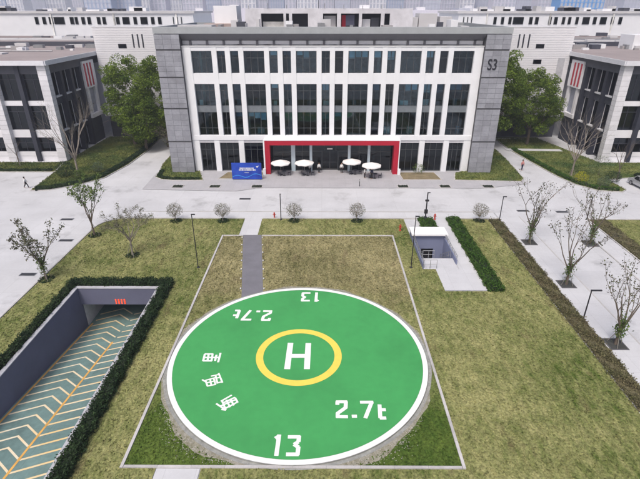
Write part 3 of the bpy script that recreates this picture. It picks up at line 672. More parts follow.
# piers of stone panels over a dark core
zs_g = [5.1, 10.19, 14.75, 18.57]
for X0, X1 in ((-24.25, FX0), (FX1, 27.25)):
    pier = MB().box(X0+.05,X1-.05,73.98,99,0,20.72).build('pier', groove, OB)
    segs = [0]+zs_g+[20.75]; wd = (X1-X0)/3
    for z0, z1 in zip(segs[:-1], segs[1:]):
        nrow = max(1, round((z1-z0)/.82)); hh = (z1-z0-.2)/nrow
        me = MB().box(.012,wd-.012,0,.12,.012,hh-.012).mesh('stone_panel', stone)
        for r_ in range(nrow):
            for c_ in range(3):
                link_mesh('stone_panel', me, pier, (X0+c_*wd-OB.location.x, 73.9+random.uniform(-.006,.006)-75, z0+.1+r_*hh))
b = MB(); b.box(-24.27,27.27,73.86,75.4,20.75,21.6); b.box(-24.27,-23.9,75.4,99.5,20.75,21.6).box(26.9,27.27,75.4,99.5,20.75,21.6).box(-23.9,26.9,99.1,99.5,20.75,21.6)
fas = b.build('parapet', fasciam, OB)
MB().xprism([(73.9,20.747),(75.38,19.75),(75.38,20.747)], FX0, FX1).build('sloped_soffit', soffitm, OB)
MB().box(FX0,FX1,75.4,75.6,18.9,20.7).build('clerestory_wall', mat('pale_panel', (.62,.62,.66), .6, .03), OB)
cm = MB().box(-.16,.16,75.2-75,75.4-75,19.06,19.74).mesh('clerestory_post', soffitm)
for i in range(18): link_mesh('clerestory_post', cm, OB, (FX0+1.2+i*2.46-1.5,0,0))
MB().box(-23.9,26.9,75.4,99.1,20.3,20.6).build('roof', roofg, OB)
MB().box(FX0,FX1,98,98.6,0,20.3).build('rear_wall', white, OB)
# facade grid: columns proud, bands between them
bays = []; x = FX0+1.25
for i in range(16):
    wd_ = 3.05 if i % 3 == 0 else 1.235
    bays.append((x, x+wd_)); x += wd_+.735
k_ = (FX1-1.25-FX0-1.25)/(bays[-1][1]-bays[0][0]); bays = [(FX0+1.25+(a-FX0-1.25)*k_, FX0+1.25+(c-FX0-1.25)*k_) for a, c in bays]
cols = [(FX0, bays[0][0])] + [(bays[i][1], bays[i+1][0]) for i in range(15)] + [(bays[-1][1], FX1)]
Z = dict(w3t=18.39, w3b=15.25, w2t=13.74, w2b=5.92, band=5.2)
for a, c in cols: MB().box(a, c, FY, 75.3, Z['band']+.72, 18.995).build('column', white, OB)
for i, (z0, z1, nm) in enumerate(((18.39,18.99,'top_band'),(13.74,15.25,'spandrel_band'))):
    for a, c in bays: MB().box(a+.002, c-.002, FY+.05, 75.3, z0, z1).build(nm, white, OB)
MB().box(FX0,FX1,FY-.06,75.3,Z['band'],Z['w2b']).build('lower_band', white, OB)
MB().box(FX0-.05,FX1+.05,FY-.08,75.35,19.0,19.09).build('coping', mat('white_coping', (.84,.84,.86), .6, .02), OB)
# interior: slabs, core wall, cross walls
b = MB()
for z in (5.05, 9.75, 14.3, 18.95): b.box(FX0,FX1,GY+.2,98,z,z+.3)
b.build('floor_slabs', interior, OB)
MB().box(FX0,FX1,83,83.2,0,20).build('core_wall', interior, OB)
MB().box(FX0,FX1,GY+.3,98,.02,.05).build('ground_floor', mat('lobby_floor', (.12,.12,.125), .5), OB)
b = MB()
for i in range(7): X = FX0+1.5+i*6.9; b.box(X,X+.45,78,78.45,.06,18.9)
b.build('inner_columns', inlight, OB)
def window(x0, x1, z0, z1, y, parent, nv, nh, gl=glass, blind=None, fr=wframe, t_=.06):
    b = MB(); d = .08
    b.box(x0,x1,y-d,y+d,z0,z0+t_).box(x0,x1,y-d,y+d,z1-t_,z1).box(x0,x0+t_,y-d,y+d,z0+t_,z1-t_).box(x1-t_,x1,y-d,y+d,z0+t_,z1-t_)
    for i in range(1, nv+1): X = x0+(x1-x0)*i/(nv+1); b.box(X-t_*.5,X+t_*.5,y-d*.9,y+d*.9,z0+t_,z1-t_)
    for zz in nh: zc = z0+(z1-z0)*zz; b.box(x0+t_,x1-t_,y-d*.8,y+d*.8,zc-t_*.5,zc+t_*.5)
    o = b.build('window', fr, parent)
    MB().box(x0+t_,x1-t_,y-.008,y+.008,z0+t_,z1-t_).build('pane', gl, o)
    if blind:
        for (u0,u1,drop) in blind: MB().box(x0+.1+(x1-x0-.2)*u0, x0+.1+(x1-x0-.2)*u1, y+.10, y+.12, z1-(z1-z0)*drop, z1-.05).build('blind', blindm, o)
    return o
rnd = random.Random(5)
def rglass(): return rnd.choice([glass, glass, glass_clear, glass_clear, glass_clear, glass_deep])
def rblind(big):
    if rnd.random() < .35: return None
    if big: return [(k/3+.02,(k+1)/3-.02, rnd.choice((.2,.28,.35))) for k in range(3) if rnd.random() < .6]
    return [(.05,.95,rnd.choice((.2,.3,.4)))]
for i, (a, c) in enumerate(bays):
    big = i % 3 == 0; nv = 2 if big else (1 if i % 2 else 0)
    window(a, c, 15.25, 18.39, GY, OB, nv, (.68,), gl=rglass(), blind=rblind(big))
    window(a, c, 10.45, 13.74, GY, OB, nv, (.68,), gl=rglass(), blind=rblind(big))
    MB().box(a, c, GY-.05, GY+.18, 9.5, 10.448).build('spandrel_panel', panelg, OB)
    window(a, c, 5.92, 9.498, GY, OB, nv, (.3,), gl=rglass(), blind=rblind(big) if rnd.random() < .4 else None)
    # cabinets and desks standing behind the glass
    for z in (6.0, 10.05):
        if rnd.random() < .6:
            u = rnd.uniform(a+.2, max(a+.25, c-.9)); MB().box(u, min(u+rnd.uniform(.5,1.3), c-.1), GY+.5, GY+.9, z if z < 8 else z+.06, z+rnd.uniform(.7,1.1)+.3).build('cabinet', inlight, OB)
# ground floor, three bays either side of the portal
RP0, RP1 = -9.0, 12.1
def ground_bays(x0, x1, n_, out):
    pw = .85; sp = (x1-x0)/n_
    for i in range(n_):
        a = x0+i*sp+ (pw*.5 if not (i == 0 and out == 'L') else 1.1); c = x0+(i+1)*sp-(pw*.5 if not (i == n_-1 and out == 'R') else 1.1)
        window(a, c, .08, 4.75, GY, OB, 2, (.75,), gl=dglass)
    edges = [x0+i*sp for i in range(n_+1)]
    for i, e in enumerate(edges):
        if e < FX0+.1: MB().box(FX0, FX0+1.1, FY, 75.3, 0, Z['band']).build('column', white, OB)
        elif e > FX1-.1: MB().box(FX1-1.1, FX1, FY, 75.3, 0, Z['band']).build('column', white, OB)
        else: MB().box(e-pw/2, e+pw/2, FY, 75.3, 0, Z['band']).build('column', white, OB)
    MB().box(x0, x1, FY+.1, 75.3, 4.75, Z['band']).build('ground_header', mat('white_header', (.62,.62,.66), .7, .04), OB)
ground_bays(FX0, RP0+.0, 3, 'L'); ground_bays(RP1, FX1, 3, 'R')
# red portal
PY_ = 73.1
por = MB().box(RP0,RP0+.78,PY_,74.5,0,5.48).box(RP1-.78,RP1,PY_,74.5,0,5.48).box(RP0+.78,RP1-.78,PY_,74.5,4.75,5.48).build('entrance_portal', redm, OB)
b = MB(); b.box(RP0-.14,RP0-.002,PY_-.03,74.5,0,5.55).box(RP1+.002,RP1+.14,PY_-.03,74.5,0,5.55).box(RP0-.002,RP1+.002,PY_-.03,74.5,5.482,5.55); b.build('portal_trim', white, por)
for X in (RP0-.2, RP1+.2): MB().box(X-.22,X+.22,PY_-.3,PY_-.035,0,1.0).build('corner_block', white, por)
pillar = mat('pale_blue_pillar', (.50,.60,.66), .5, .05)
inner = [RP0+.78]; px_p = [293.5, 311, 349, 368.5]
xs_p = [onY(p, 160, 74.9)[0] for p in px_p]
for X in xs_p: MB().box(X-.33 if X < -3 else X-.2, X+.3 if X < -3 else X+.2, 74.65, 75.3, 0, 4.42).build('entrance_pillar', pillar, OB)
edges = [RP0+.78]+xs_p+[RP1-.78]
for i, (a, c) in enumerate(zip(edges[:-1], edges[1:])):
    if i == 2:   # entrance doors in the middle bay
        window(a+.21, c-.21, 3.3, 4.4, GY, OB, 2, (), gl=dglass)
        mid = (a+c)/2
        window(a+.21, mid-1.3, .08, 3.28, GY, OB, 0, (), gl=dglass); window(mid+1.3, c-.21, .08, 3.28, GY, OB, 0, (), gl=dglass)
        for s_ in (-1,1):
            d = window(mid+(.0 if s_ > 0 else -1.28), mid+(1.28 if s_ > 0 else -.0), .06, 3.28, GY+.9, OB, 0, (.35,), gl=dglass); d.name = 'door'
        MB().box(mid-.5, mid+.4, GY-.25, GY-.12, 3.6, 3.8).build('entrance_sign', pad_white, OB)
    else: window(a+.31, c-.21, .08, 4.4, GY, OB, 1, (.72,), gl=dglass)
# S3 on the right pier
def text_mesh(txt, size, m, name, parent, loc, rot=(math.pi/2,0,0), ext=.03, xs=1.0, bold=.02):
    cu = bpy.data.curves.new(name, 'FONT'); cu.body = txt; cu.size = size; cu.extrude = ext; cu.offset = bold; cu.align_x = 'CENTER'
    tmp = bpy.data.objects.new('tmp', cu); C.objects.link(tmp); dg = bpy.context.evaluated_depsgraph_get(); me = bpy.data.meshes.new_from_object(tmp.evaluated_get(dg)); bpy.data.objects.remove(tmp)
    me.materials.clear(); me.materials.append(m); o = bpy.data.objects.new(name, me); C.objects.link(o); o.parent = parent; o.location = loc; o.rotation_euler = rot; o.scale = (xs,1,1); return o
text_mesh('S3', 2.15, mat('sign_dark', (.02,.02,.028), .5), 'building_sign', OB, (25.0-1.5, 73.86-75, 15.85), xs=.72)
# rooftop penthouse of white frames, seen over the parapet
ph = MB(); Yp = 86.0
frames = [(245,261),(283.5,286),(289,292),(308,323),(337,341),(359,362),(381,384.5),(390,413)]
ph.box(onY(245,8,Yp)[0], onY(413,8,Yp)[0], Yp, Yp+9, 23.25, 24.0)
for a, c in frames: ph.box(onY(a,18,Yp)[0], onY(c,18,Yp)[0], Yp, Yp+.6, 20.6, 23.25)
pw_ = ph.build('penthouse', mat('weathered_white', (.62,.62,.66), .8, .12, .6, fine=.12, fscale=2), OB)
MB().box(onY(246,18,Yp)[0], onY(412,18,Yp)[0], Yp+3, Yp+3.2, 20.6, 23.25).build('penthouse_back', darkg, OB)
for a, c, z0, z1, m_ in ((262,283,20.6,22.0,inlight),(324,336,20.6,22.9,roofw),(342,346,20.6,23,redm),(346,355,21.4,23.0,rampw),(363,371,20.6,22.4,white),(372,380,20.6,22.6,darkg)):
    MB().box(onY(a,18,Yp)[0], onY(c,18,Yp)[0], Yp+1.2, Yp+1.6, z0, z1).build('roof_unit', m_, OB)
rp_ = random.Random(8)
for i in range(16):
    xx = rp_.uniform(-20,22); hh_ = rp_.uniform(.5,1.6); MB().box(xx,xx+rp_.uniform(.4,1.8),80+rp_.uniform(0,3),83.6,20.6,20.95+hh_).build('roof_unit', rp_.choice([roofw,white,darkg,steel,roofg]), OB)
for i in range(9):
    xx = -12+i*3.1; MB().tube([(xx,85.9,24.0),(xx,85.9,24.0+rp_.uniform(.3,.9))],.05,5).build('vent_pipe', steel, OB)
MB().box(onY(213,18,Yp)[0], onY(236,18,Yp)[0], Yp+1, Yp+6, 20.6, 24.4).build('stair_head', white, OB)
MB().box(onY(205,24,Yp)[0], onY(243,24,Yp)[0], Yp-1, Yp+.98, 20.6, 21.75).build('roof_store', mat('pinkish_brick', (.40,.32,.30), .9, .15, .6), OB)
b = MB(); xa, xb, xc = [onY(p,24,Yp-4)[0] for p in (178,197,212)]
b.prism([(xa,Yp-4.5),(xc,Yp-4.5),(xc,Yp-1.2),(xa,Yp-1.2)], 20.6, 21.62); b.build('roof_canopy', roofw, OB)
for a, c, z1 in ((405,418,22.6),(419,437,23.2),(440,452,22.7)): MB().box(onY(a,20,Yp+6)[0], onY(c,20,Yp+6)[0], Yp+6, Yp+10, 20.6, z1).build('roof_unit', roofw, OB)

# ------------------------------------------------------------------ side buildings
clad_lines = mat('white_boards', (.74,.74,.78), .6, .04, .3)
def side_building(sgn, XC_, name, label):
    """XC_: X of the inner front corner; sgn -1 = building to the left (extends to -X)"""
    def X(d): return XC_ + sgn*d
    def bx(b, d0, d1, y0, y1, z0, z1): b.box(min(X(d0),X(d1)), max(X(d0),X(d1)), y0, y1, z0, z1); return b
    T = empty(name, (XC_, 80, 0), label, 'building'); Y0, Y1, W, ZT = 79.8, 97.2, 62, 16.45
    bx(MB(), -.25, W, Y0-.35, 116, ZT-.55, ZT).build('roof', [roofm], T)
    b = MB(); bx(b,-.45,-.252,Y0-.4,116,ZT-.6,ZT+.12); bx(b,-.25,W,Y0-.55,Y0-.352,ZT-.6,ZT+.12); b.build('roof_edge', mat('roof_edge_white', (.66,.67,.72), .6, .05), T)
    bx(MB(),.3,W,Y0+.6,116,ZT-2.0,ZT-.55).build('upper_fascia', darkg, T)
    bx(MB(),3.2,W,Y0+4,116,.1,ZT-2.0).build('core', interior, T)
    bx(MB(), 1.4, W, Y0+.8, Y0+1.0, 0, .9).build('plinth', white_clad, T)
    for d in [0]+[8.6*i for i in range(1,7)]:
        p = bx(MB(), d+.04, d+1.36, Y0+.04, Y0+1.2, 0, ZT-.56).build('corner_column' if d == 0 else 'column', groove, T)
        nb = 20; hh = (ZT-.6)/nb; me = bx(MB(), 0, 1.4, Y0, Y0+1.24, .015, hh-.015)
        mm = me.mesh('stone_block', mat('white_stone_block', (.66,.66,.70), .8, .06, 1, fine=.08, fscale=6, objrnd=.08), False, (XC_,80,0))
        for i in range(nb): link_mesh('stone_block', mm, p, (sgn*d, 0, .02+i*hh))
        bx(MB(), d+4.6, d+5.3, Y0+.3, Y0+1.0, 0, ZT-.6).build('mullion_column', darkm, T)
        for z0, z1, nm in ((10.2,14.7,0),(5.4,9.4,0),(1.6,4.1,0)):
            a0, a1 = d+1.42, d+4.58; b0, b1 = d+5.32, d+8.58
            for q0, q1 in ((a0,a1),(b0,b1)):
                window(min(X(q0),X(q1)), max(X(q0),X(q1)), z0, z1, Y0+1.1, T, 1, (.75 if z0 > 5 else .6,), gl=dglass, fr=darkm, t_=.1)
        for z0, z1, m_ in ((9.42,10.18,white_clad),(4.12,5.38,white_clad),(.9,1.58,white_clad)):
            for q0,q1 in ((d+1.42,d+4.58),(d+5.32,d+8.58)): bx(MB(), q0, q1, Y0+.75, Y0+1.3, z0, z1).build('spandrel', m_, T)
    # side facade: three recessed bays then a striped white end
    yb = [81.1+i*3.55 for i in range(4)]
    for i in range(4): bx(MB(), .35, 1.5, yb[i], yb[i]+.75, 0, ZT-.6).build('side_pier', darkm, T)
    for i in range(3):
        y0, y1 = yb[i]+.77, yb[i+1]-.02
        for z0, z1 in ((10.4,14.9),(4.7,9.2),(.5,3.8)):
            w_ = MB(); xx = X(1.3)
            w_.box(min(X(1.2),X(1.35)),max(X(1.2),X(1.35)),y0,y0+.3,z0,z1).box(min(X(1.2),X(1.35)),max(X(1.2),X(1.35)),y1-.1,y1,z0,z1).box(min(X(1.2),X(1.35)),max(X(1.2),X(1.35)),y0+.3,y1-.1,z1-.1,z1)
            o = w_.build('window', white_clad, T); bx(MB(),1.26,1.28,y0+.3,y1-.1,z0,z1-.1).build('pane', dglass, o)
        for z0, z1 in ((9.22,10.38),(3.82,4.68)): bx(MB(),.9,1.6,y0,y1,z0,z1).build('side_spandrel', darkg, T)
        for z0 in (10.39, 4.69): bx(MB(),.7,1.25,y0+.1,y1-.1,z0,z0+.22).build('sill', white_clad, T)
    bx(MB(),.0,1.6,92.55,Y1,10.4,15.2).build('striped_panel', white_clad, T)
    for i in range(3):
        y0 = 92.9+i*1.25; bx(MB(),-.06,.06,y0,y0+.5,10.7,14.8).build('red_stripe', redm, T)
    bx(MB(),.0,1.6,92.55,Y1,4.9,5.6).build('sill', white_clad, T); bx(MB(),.2,1.6,93.0,93.8,5.62,10.38).build('end_post', white_clad, T); bx(MB(),.2,1.6,96.3,Y1,5.62,10.38).build('end_post', white_clad, T)
    bx(MB(),.6,1.6,93.8,96.3,5.62,10.38).build('end_panel', mat('grey_blue_panel', (.30,.32,.40), .5), T)
    bx(MB(),.5,1.6,92.55,Y1,0,4.88).build('end_base', darkg, T)
    bx(MB(),1.65,3.1,92.6,116,0,ZT-.6).build('rear_wall', white_clad, T)
    # low roof furniture
    rn = random.Random(int(sgn+9))
    bx(MB(), 3, W, 113.5, 114.2, ZT, ZT+.9).build('roof_upstand', darkg, T)
    bx(MB(), 14, 24, 92, 94, ZT+.002, ZT+.25).build('skylight', roofw, T)
    for i in range(26):
        d_ = rn.uniform(2,40); yy = rn.uniform(98,112); s_ = rn.uniform(.5,1.6); bx(MB(), d_, d_+s_*rn.uniform(.8,2.5), yy, yy+s_, ZT+.002, ZT+s_*.6).build('roof_unit', rn.choice([roofw,steel,darkg,white,roofg]), T)
    for i in range(5):
        d_ = rn.uniform(4,30); yy = 96+i*3.4; b = MB(); b.tube([(X(d_),yy,ZT+.3),(X(d_+rn.uniform(6,14)),yy+.2,ZT+.3)],.13,6); b.build('roof_pipe', steel, T)
    return T
side_building(-1, -44.25, 'workshop_building', 'white and dark workshop building at left with red stripes on its end')
side_building(1, 48.1, 'workshop_building', 'white and dark workshop building at right beside the parked van')
def stair_tower(x0, x1, y0, sgn, label):
    T = empty('stair_tower', ((x0+x1)/2, y0, 0), label, 'building')
    MB().box(x0,x1,y0,y0+9,4.6,20.7).build('wall', white_clad, T); MB().box(x0+.1,x1-.1,y0+.15,y0+8.9,0,4.6).build('base_wall', darkg, T)
    bm = MB().box(x0-.02,x1+.02,-.06,.02,.022,.385).mesh('board', clad_lines, False, ((x0+x1)/2,0,0))
    for i in range(39): link_mesh('board', bm, T, (0,0,4.62+i*.41))
    MB().box(x0-.05,x1+.05,y0-.06,y0+9,20.7,20.85).build('roof', roofw, T)
    xs_ = [onY(p,42,y0)[0] for p in ((133.5,138.5,143) if sgn < 0 else (518.5,523,528.5))]
    for xx in xs_: MB().box(xx-.13,xx+.13,y0-.1,y0-.04,17.2,19.6).build('slot_window', darkm, T)
    for zz in (17.1, 14.3):
        xx = onY(122.5 if sgn < 0 else 540,46,y0)[0]
        o = MB().box(xx-.8,xx+.8,y0-.09,y0-.04,zz,zz+.8).build('window', darkm, T); MB().box(xx-.72,xx+.72,y0-.1,y0-.092,zz+.08,zz+.72).build('pane', dglass, o)
    if sgn > 0:
        MB().box(x1-2.2,x1-.9,y0-.1,y0-.04,11.6,15.4).build('grey_door_panel', mat('grey_panel', (.45,.46,.50), .6), T)
    MB().box(x0-.3,x1+.3,y0-.9,y0-.06,4.4,4.75).build('canopy', white_clad, T)
stair_tower(-43.6,-24.4,98,-1,'white boarded stair tower behind the left evergreen trees')
stair_tower(27.4,47.9,98,1,'white boarded stair tower behind the right evergreen trees')

# rear halls and long white sheds
def hall(x0, x1, y0, y1, z, label, seed, name='workshop_hall'):
    rn = random.Random(seed); T = empty(name, ((x0+x1)/2,y0,0), label, 'building')
    MB().box(x0,x1,y0,y1,0,z-.4).build('wall', white_clad, T); MB().box(x0-.4,x1+.4,y0-.4,y1,z-.4,z).build('roof', roofg, T)
    for i in range(7):
        yy = y0+1+i*(y1-y0-3)/7; MB().box(x0+rn.uniform(0,10),x1-rn.uniform(0,10),yy,yy+rn.uniform(.5,1.4),z+.003,z+rn.uniform(.2,.6)).build('roof_ridge', rn.choice([roofw,roofg,darkg,roofm]), T)
    for i in range(22):
        xx, yy = rn.uniform(x0+2,x1-4), rn.uniform(y0+2,y1-3); s_ = rn.uniform(.6,2.2)
        MB().box(xx,xx+s_*rn.uniform(.8,2),yy,yy+s_,z+.002,z+s_*.55).build('roof_unit', rn.choice([roofw,roofw,white,darkg,steel]), T)
hall(-120,-46,118,145,16.8,'low grey-roofed hall cluttered with ducts behind the left workshop',1)
hall(50,124,118,145,16.8,'low grey-roofed hall cluttered with ducts behind the right workshop',2)
o = MB().box(63,71,104,109,16.45,19.2).build('plant_room', white); tag(o, 'white plant-room box standing on the roof of the right workshop', 'plant room')
def long_shed(x0, x1, label, seed, pxw):
    T = empty('long_shed', ((x0+x1)/2,150,0), label, 'building')
    MB().box(x0,x1,150,175,0,22.7).build('wall', white, T); MB().box(x0-.5,x1+.5,149.6,175.5,22.7,23.3).build('roof', roofw, T)
    for a, c in pxw:
        xa, xb = onY(a,20,150)[0], onY(c,20,150)[0]
        o = MB().box(xa,xb,149.85,150.1,19.9,21.8).build('window', wframe, T); MB().box(xa+.12,xb-.12,149.8,149.84,20.0,21.7).build('pane', dglass, o)
    rn = random.Random(seed)
    for i in range(34):
        xx = rn.uniform(x0+3,x1-6); MB().box(xx,xx+rn.uniform(.6,4),151,154,23.3,23.3+rn.uniform(.4,1.3)).build('roof_unit', rn.choice([roofw,white,darkg]), T)
    for xx in np.arange(x0+8, x1, 18): MB().box(xx,xx+.35,149.7,149.99,0,22.7).build('downpipe', inlight, T)
long_shed(-140,-37,'long white shed with a row of dark windows behind the left hall',4,[(35,38.5),(42.5,46),(49,53),(54,64.5),(70,74),(75,78),(81.5,85),(87.5,91),(97,100.5),(102.5,106),(116,119.5),(122.5,129.5),(133.5,137),(140.5,147.5),(151,154.5),(158,161.5),(173,174),(177,178),(181,182)])
long_shed(39,140,'long white shed with a row of dark windows behind the right hall',5,[(463,464),(467,468),(471,472),(493.5,496.5),(501,504),(508.5,511.5),(513,523.5),(529,532.5),(535,538.5),(548.5,551.5),(554,557.5),(562,565),(568,571),(575.5,578.5),(582.5,589.5),(593,596.5),(600,606.5),(611,614),(618.5,622)])

# ------------------------------------------------------------------ skyline
rn = random.Random(21)
tl = mat('tower_lilac', (.66,.65,.74), .8, .05, .05); tw2 = mat('tower_white', (.78,.78,.82), .8, .05, .05); tb = mat('tower_blue', (.36,.44,.60), .5, .08, .05); tg = mat('tower_grey', (.54,.56,.66), .8, .06, .05)  # tower colours paled to carry part of the haze
tsb = mat('tower_strong_blue', (.10,.34,.72), .6, .08, .05); twin = mat('tower_window', (.46,.49,.58), .5, .1, .1)  # window bays paled for the haze too
CN = {'lilac': tl, 'white': tw2, 'blue': tb, 'grey': tg, 'strong': tsb}
tow = [(-6,7,900,'blue'),(8,24,760,'white'),(25,46,1000,'grey'),(47,66,820,'white'),(66,84,950,'lilac'),(85,112,700,'blue'),(113,136,720,'blue'),(137,150,860,'white'),(151,166,760,'lilac'),(167,182,900,'white'),(183,203,780,'lilac'),(204,221,980,'blue'),(222,240,820,'lilac'),(241,256,760,'white'),(257,268,900,'lilac'),(269,284,1000,'blue'),(285,296,800,'lilac'),(297,318,700,'white'),(319,334,840,'lilac'),(335,350,760,'grey'),(351,368,880,'lilac'),(369,386,780,'white'),(387,405,960,'blue'),(406,422,800,'lilac'),(423,440,740,'grey'),(441,458,860,'lilac'),(459,474,780,'white'),(475,492,820,'grey'),(493,515,700,'lilac'),(516,536,900,'grey'),(537,558,760,'lilac'),(559,603,640,'strong'),(604,622,820,'lilac'),(623,646,760,'grey')]
CW = {'lilac':'lilac','white':'white','blue':'blue glass','grey':'grey','strong':'bright blue'}
names_ = []
for i, (a, c, Y, k) in enumerate(tow):
    x0, x1 = onY(a,8,Y)[0], onY(c,8,Y)[0]; hgt = rn.uniform(62,98) if k != 'strong' else 60
    left = CW[tow[i-1][3]] if i else None
    T = empty('tower_block', ((x0+x1)/2,Y,0), f'{ORD[sum(1 for q in tow[:i] if q[3] == k)]} {CW[k]} tower block from the left on the hazy skyline', 'tower', 'tower blocks on the skyline')
    wd_ = x1-x0; MB().box(x0,x1,Y,Y+24,0,hgt).build('wall', CN[k], T)
    MB().box(x0+wd_*.25,x1-wd_*.25,Y+6,Y+16,hgt,hgt+4).build('roof_room', CN[k], T)
    nv = max(3, int(wd_/4.5)); sw = wd_/nv
    me = MB().box(-sw*.27,sw*.27,-.25,.3,2,hgt-2).mesh('window_bay', twin if k != 'blue' else tg)
    for q in range(nv): link_mesh('window_bay', me, T, (x0+sw*(q+.5)-T.location.x,0,0))
    fm = MB().box(x0-.1,x1+.1,-.4,.2,0,.9).mesh('floor_band', CN[k], False, (T.location.x,0,0))
    for q in range(int(hgt/6.5)): link_mesh('floor_band', fm, T, (0,0,4+q*6.5))
# low roofs in front of the towers
for i in range(16):
    xx = -330+i*44+rn.uniform(-8,8); Y = rn.uniform(300,420); h_ = rn.uniform(20.5,24.2)
    T = empty('low_block', (xx,Y,0), f'{ORD[i]} low pale block from the left, beyond the long white sheds', 'building', 'low blocks before the skyline')
    MB().box(xx,xx+rn.uniform(26,42),Y,Y+20,0,h_).build('wall', rn.choice([tw2,tl,tg,tw2]), T)
    MB().box(xx+5,xx+11,Y+2,Y+8,h_,h_+2).build('roof_room', tw2, T)

# ------------------------------------------------------------------ street furniture
def lamp(x, y, h, label, arm=.0, cat='lamp', head='stub', r=.05):
    T = empty('street_lamp', (x,y,.05), label, cat)
    MB().lathe([(.0,0),(.16,0),(.16,.04),(.07,.08),(r,.1)],10).build('base', blackm, T, world=False)
    MB().tube([(0,0,.05),(0,0,h)],[r,r*.8],8).build('pole', blackm, T, world=False)
    b = MB(); b.box(-.05,arm if arm > 0 else .1,-.06,.06,h-.02,h+.07) if arm >= 0 else b.box(arm,.05,-.06,.06,h-.02,h+.07); hd = b.build('lamp_head', blackm, T, world=False)
    lx0, lx1 = (max(.05,arm-.45), arm-.04) if arm > 0 else ((arm+.04, arm+.45) if arm < 0 else (-.03,.08))
    MB().box(lx0,lx1,-.045,.045,h-.035,h-.021).build('lens', pad_white, hd, world=False)
    return T
lamp(*g(198.3,268), 5.9, 'tall thin dark lamp post left of the helipad plot', .35); lamp(*g(411,268), 5.7, 'tall thin dark lamp post beside the stair entrance', .35)
lamp(*g(281,220), 3.4, 'short dark lamp post by the footpath, behind the helipad', 0, r=.06); lamp(*g(499,222), 3.3, 'short dark lamp post at the corner of the ground-cover strip', .4, r=.06)
lamp(*g(586.5,220), 3.0, 'short dark lamp post at the corner across the side road', -.4, r=.06); lamp(*g(583,320), 2.9, 'short dark lamp post with right arm beside the pavement trees', .85, r=.06)
T = lamp(*g(425,221), 3.7, 'thick dark post with camera boxes behind the stair entrance', .3, 'post', r=.09)
MB().box(-.2,.2,-.14,.14,1.0,1.5).build('control_box', blackm, T, world=False); MB().box(-.22,.22,-.1,.1,2.6,2.8).build('camera_box', blackm, T, world=False); MB().box(-.16,.16,-.16,.16,0,.55).build('plinth', darkg, T, world=False)
for px,py,lb in ((274.5,218.5,'red fire hydrant beside the footpath and short lamp'),(400,231,'red fire hydrant on the lawn left of the stair canopy'),(434.5,220,'red fire hydrant beside the concrete path by the thick post')):
    T = empty('fire_hydrant', (*g(px,py),.05), lb, 'hydrant'); rm = mat('hydrant_red', (.45,.05,.03), .5)
    MB().lathe([(0,0),(.14,0),(.14,.05),(.09,.08),(.09,.62),(.12,.66),(.10,.76),(0,.84)],12).build('body', rm, T, True, world=False)
    MB().tube([(-.2,0,.48),(.2,0,.48)],.055,8).build('outlet', rm, T, world=False); MB().tube([(0,0,.45),(0,-.18,.45)],.07,8).build('outlet', rm, T, world=False)
for px in (178,215,257,403,445,488):
    x, y = g(px,187); T = empty('planter_grate', (x,y,.055), {178:'small sunken planting square before the left grass island',215:'small sunken planting square left of the blue board',257:'small sunken planting square just before the blue board',403:'small sunken planting square right of the red portal',445:'small sunken planting square before the right ground-floor windows',488:'small sunken planting square before the right stone pier'}[px], 'planter')
    MB().box(-.75,.75,-.55,.55,-.02,.03).build('soil', pitm, T, world=False); b = MB()
    for q in ((-.85,.85,-.65,-.55),(-.85,.85,.55,.65),(-.85,-.75,-.55,.55),(.75,.85,-.55,.55)): b.box(*q,-.03,.06)
    b.build('edge', kerbm, T, world=False)
    P_ = np.stack([rng.uniform(-.7,.7,120),rng.uniform(-.5,.5,120),rng.uniform(.03,.12,120)],1); o = bpy.data.objects.new('plants', quads_mesh('plants', leaf_quads(P_,.08), lf_dark)); C.objects.link(o); o.parent = T
for px,py,lb in ((67,219.5,'dark drain grate on the left road beside the rounded lawn corner'),(66,240.5,'dark drain grate on the left road beside the staked kerb tree'),(28,274.5,'dark drain grate nearest the left edge of the left road'),(523,211,'dark drain grate at the mouth of the tree-lined road, left one'),(562,212,'dark drain grate at the mouth of the tree-lined road, right one'),(245,199,'dark drain grate on the road before the blue board')):
    T = empty('drain_grate', (*g(px,py),.0), lb, 'drain'); b = MB()
    for q in ((-.8,.8,-.3,-.24),(-.8,.8,.24,.3),(-.8,-.74,-.24,.24),(.74,.8,-.24,.24)): b.box(*q,.002,.03)
    b.build('frame', steel, T, world=False); MB().box(-.74,.74,-.24,.24,.002,.008).build('channel', pitm, T, world=False)
    me = MB().box(-.02,.02,-.24,.24,.009,.026).mesh('bar', darkg)
    for i in range(14): link_mesh('bar', me, T, (-.68+i*.105,0,0))
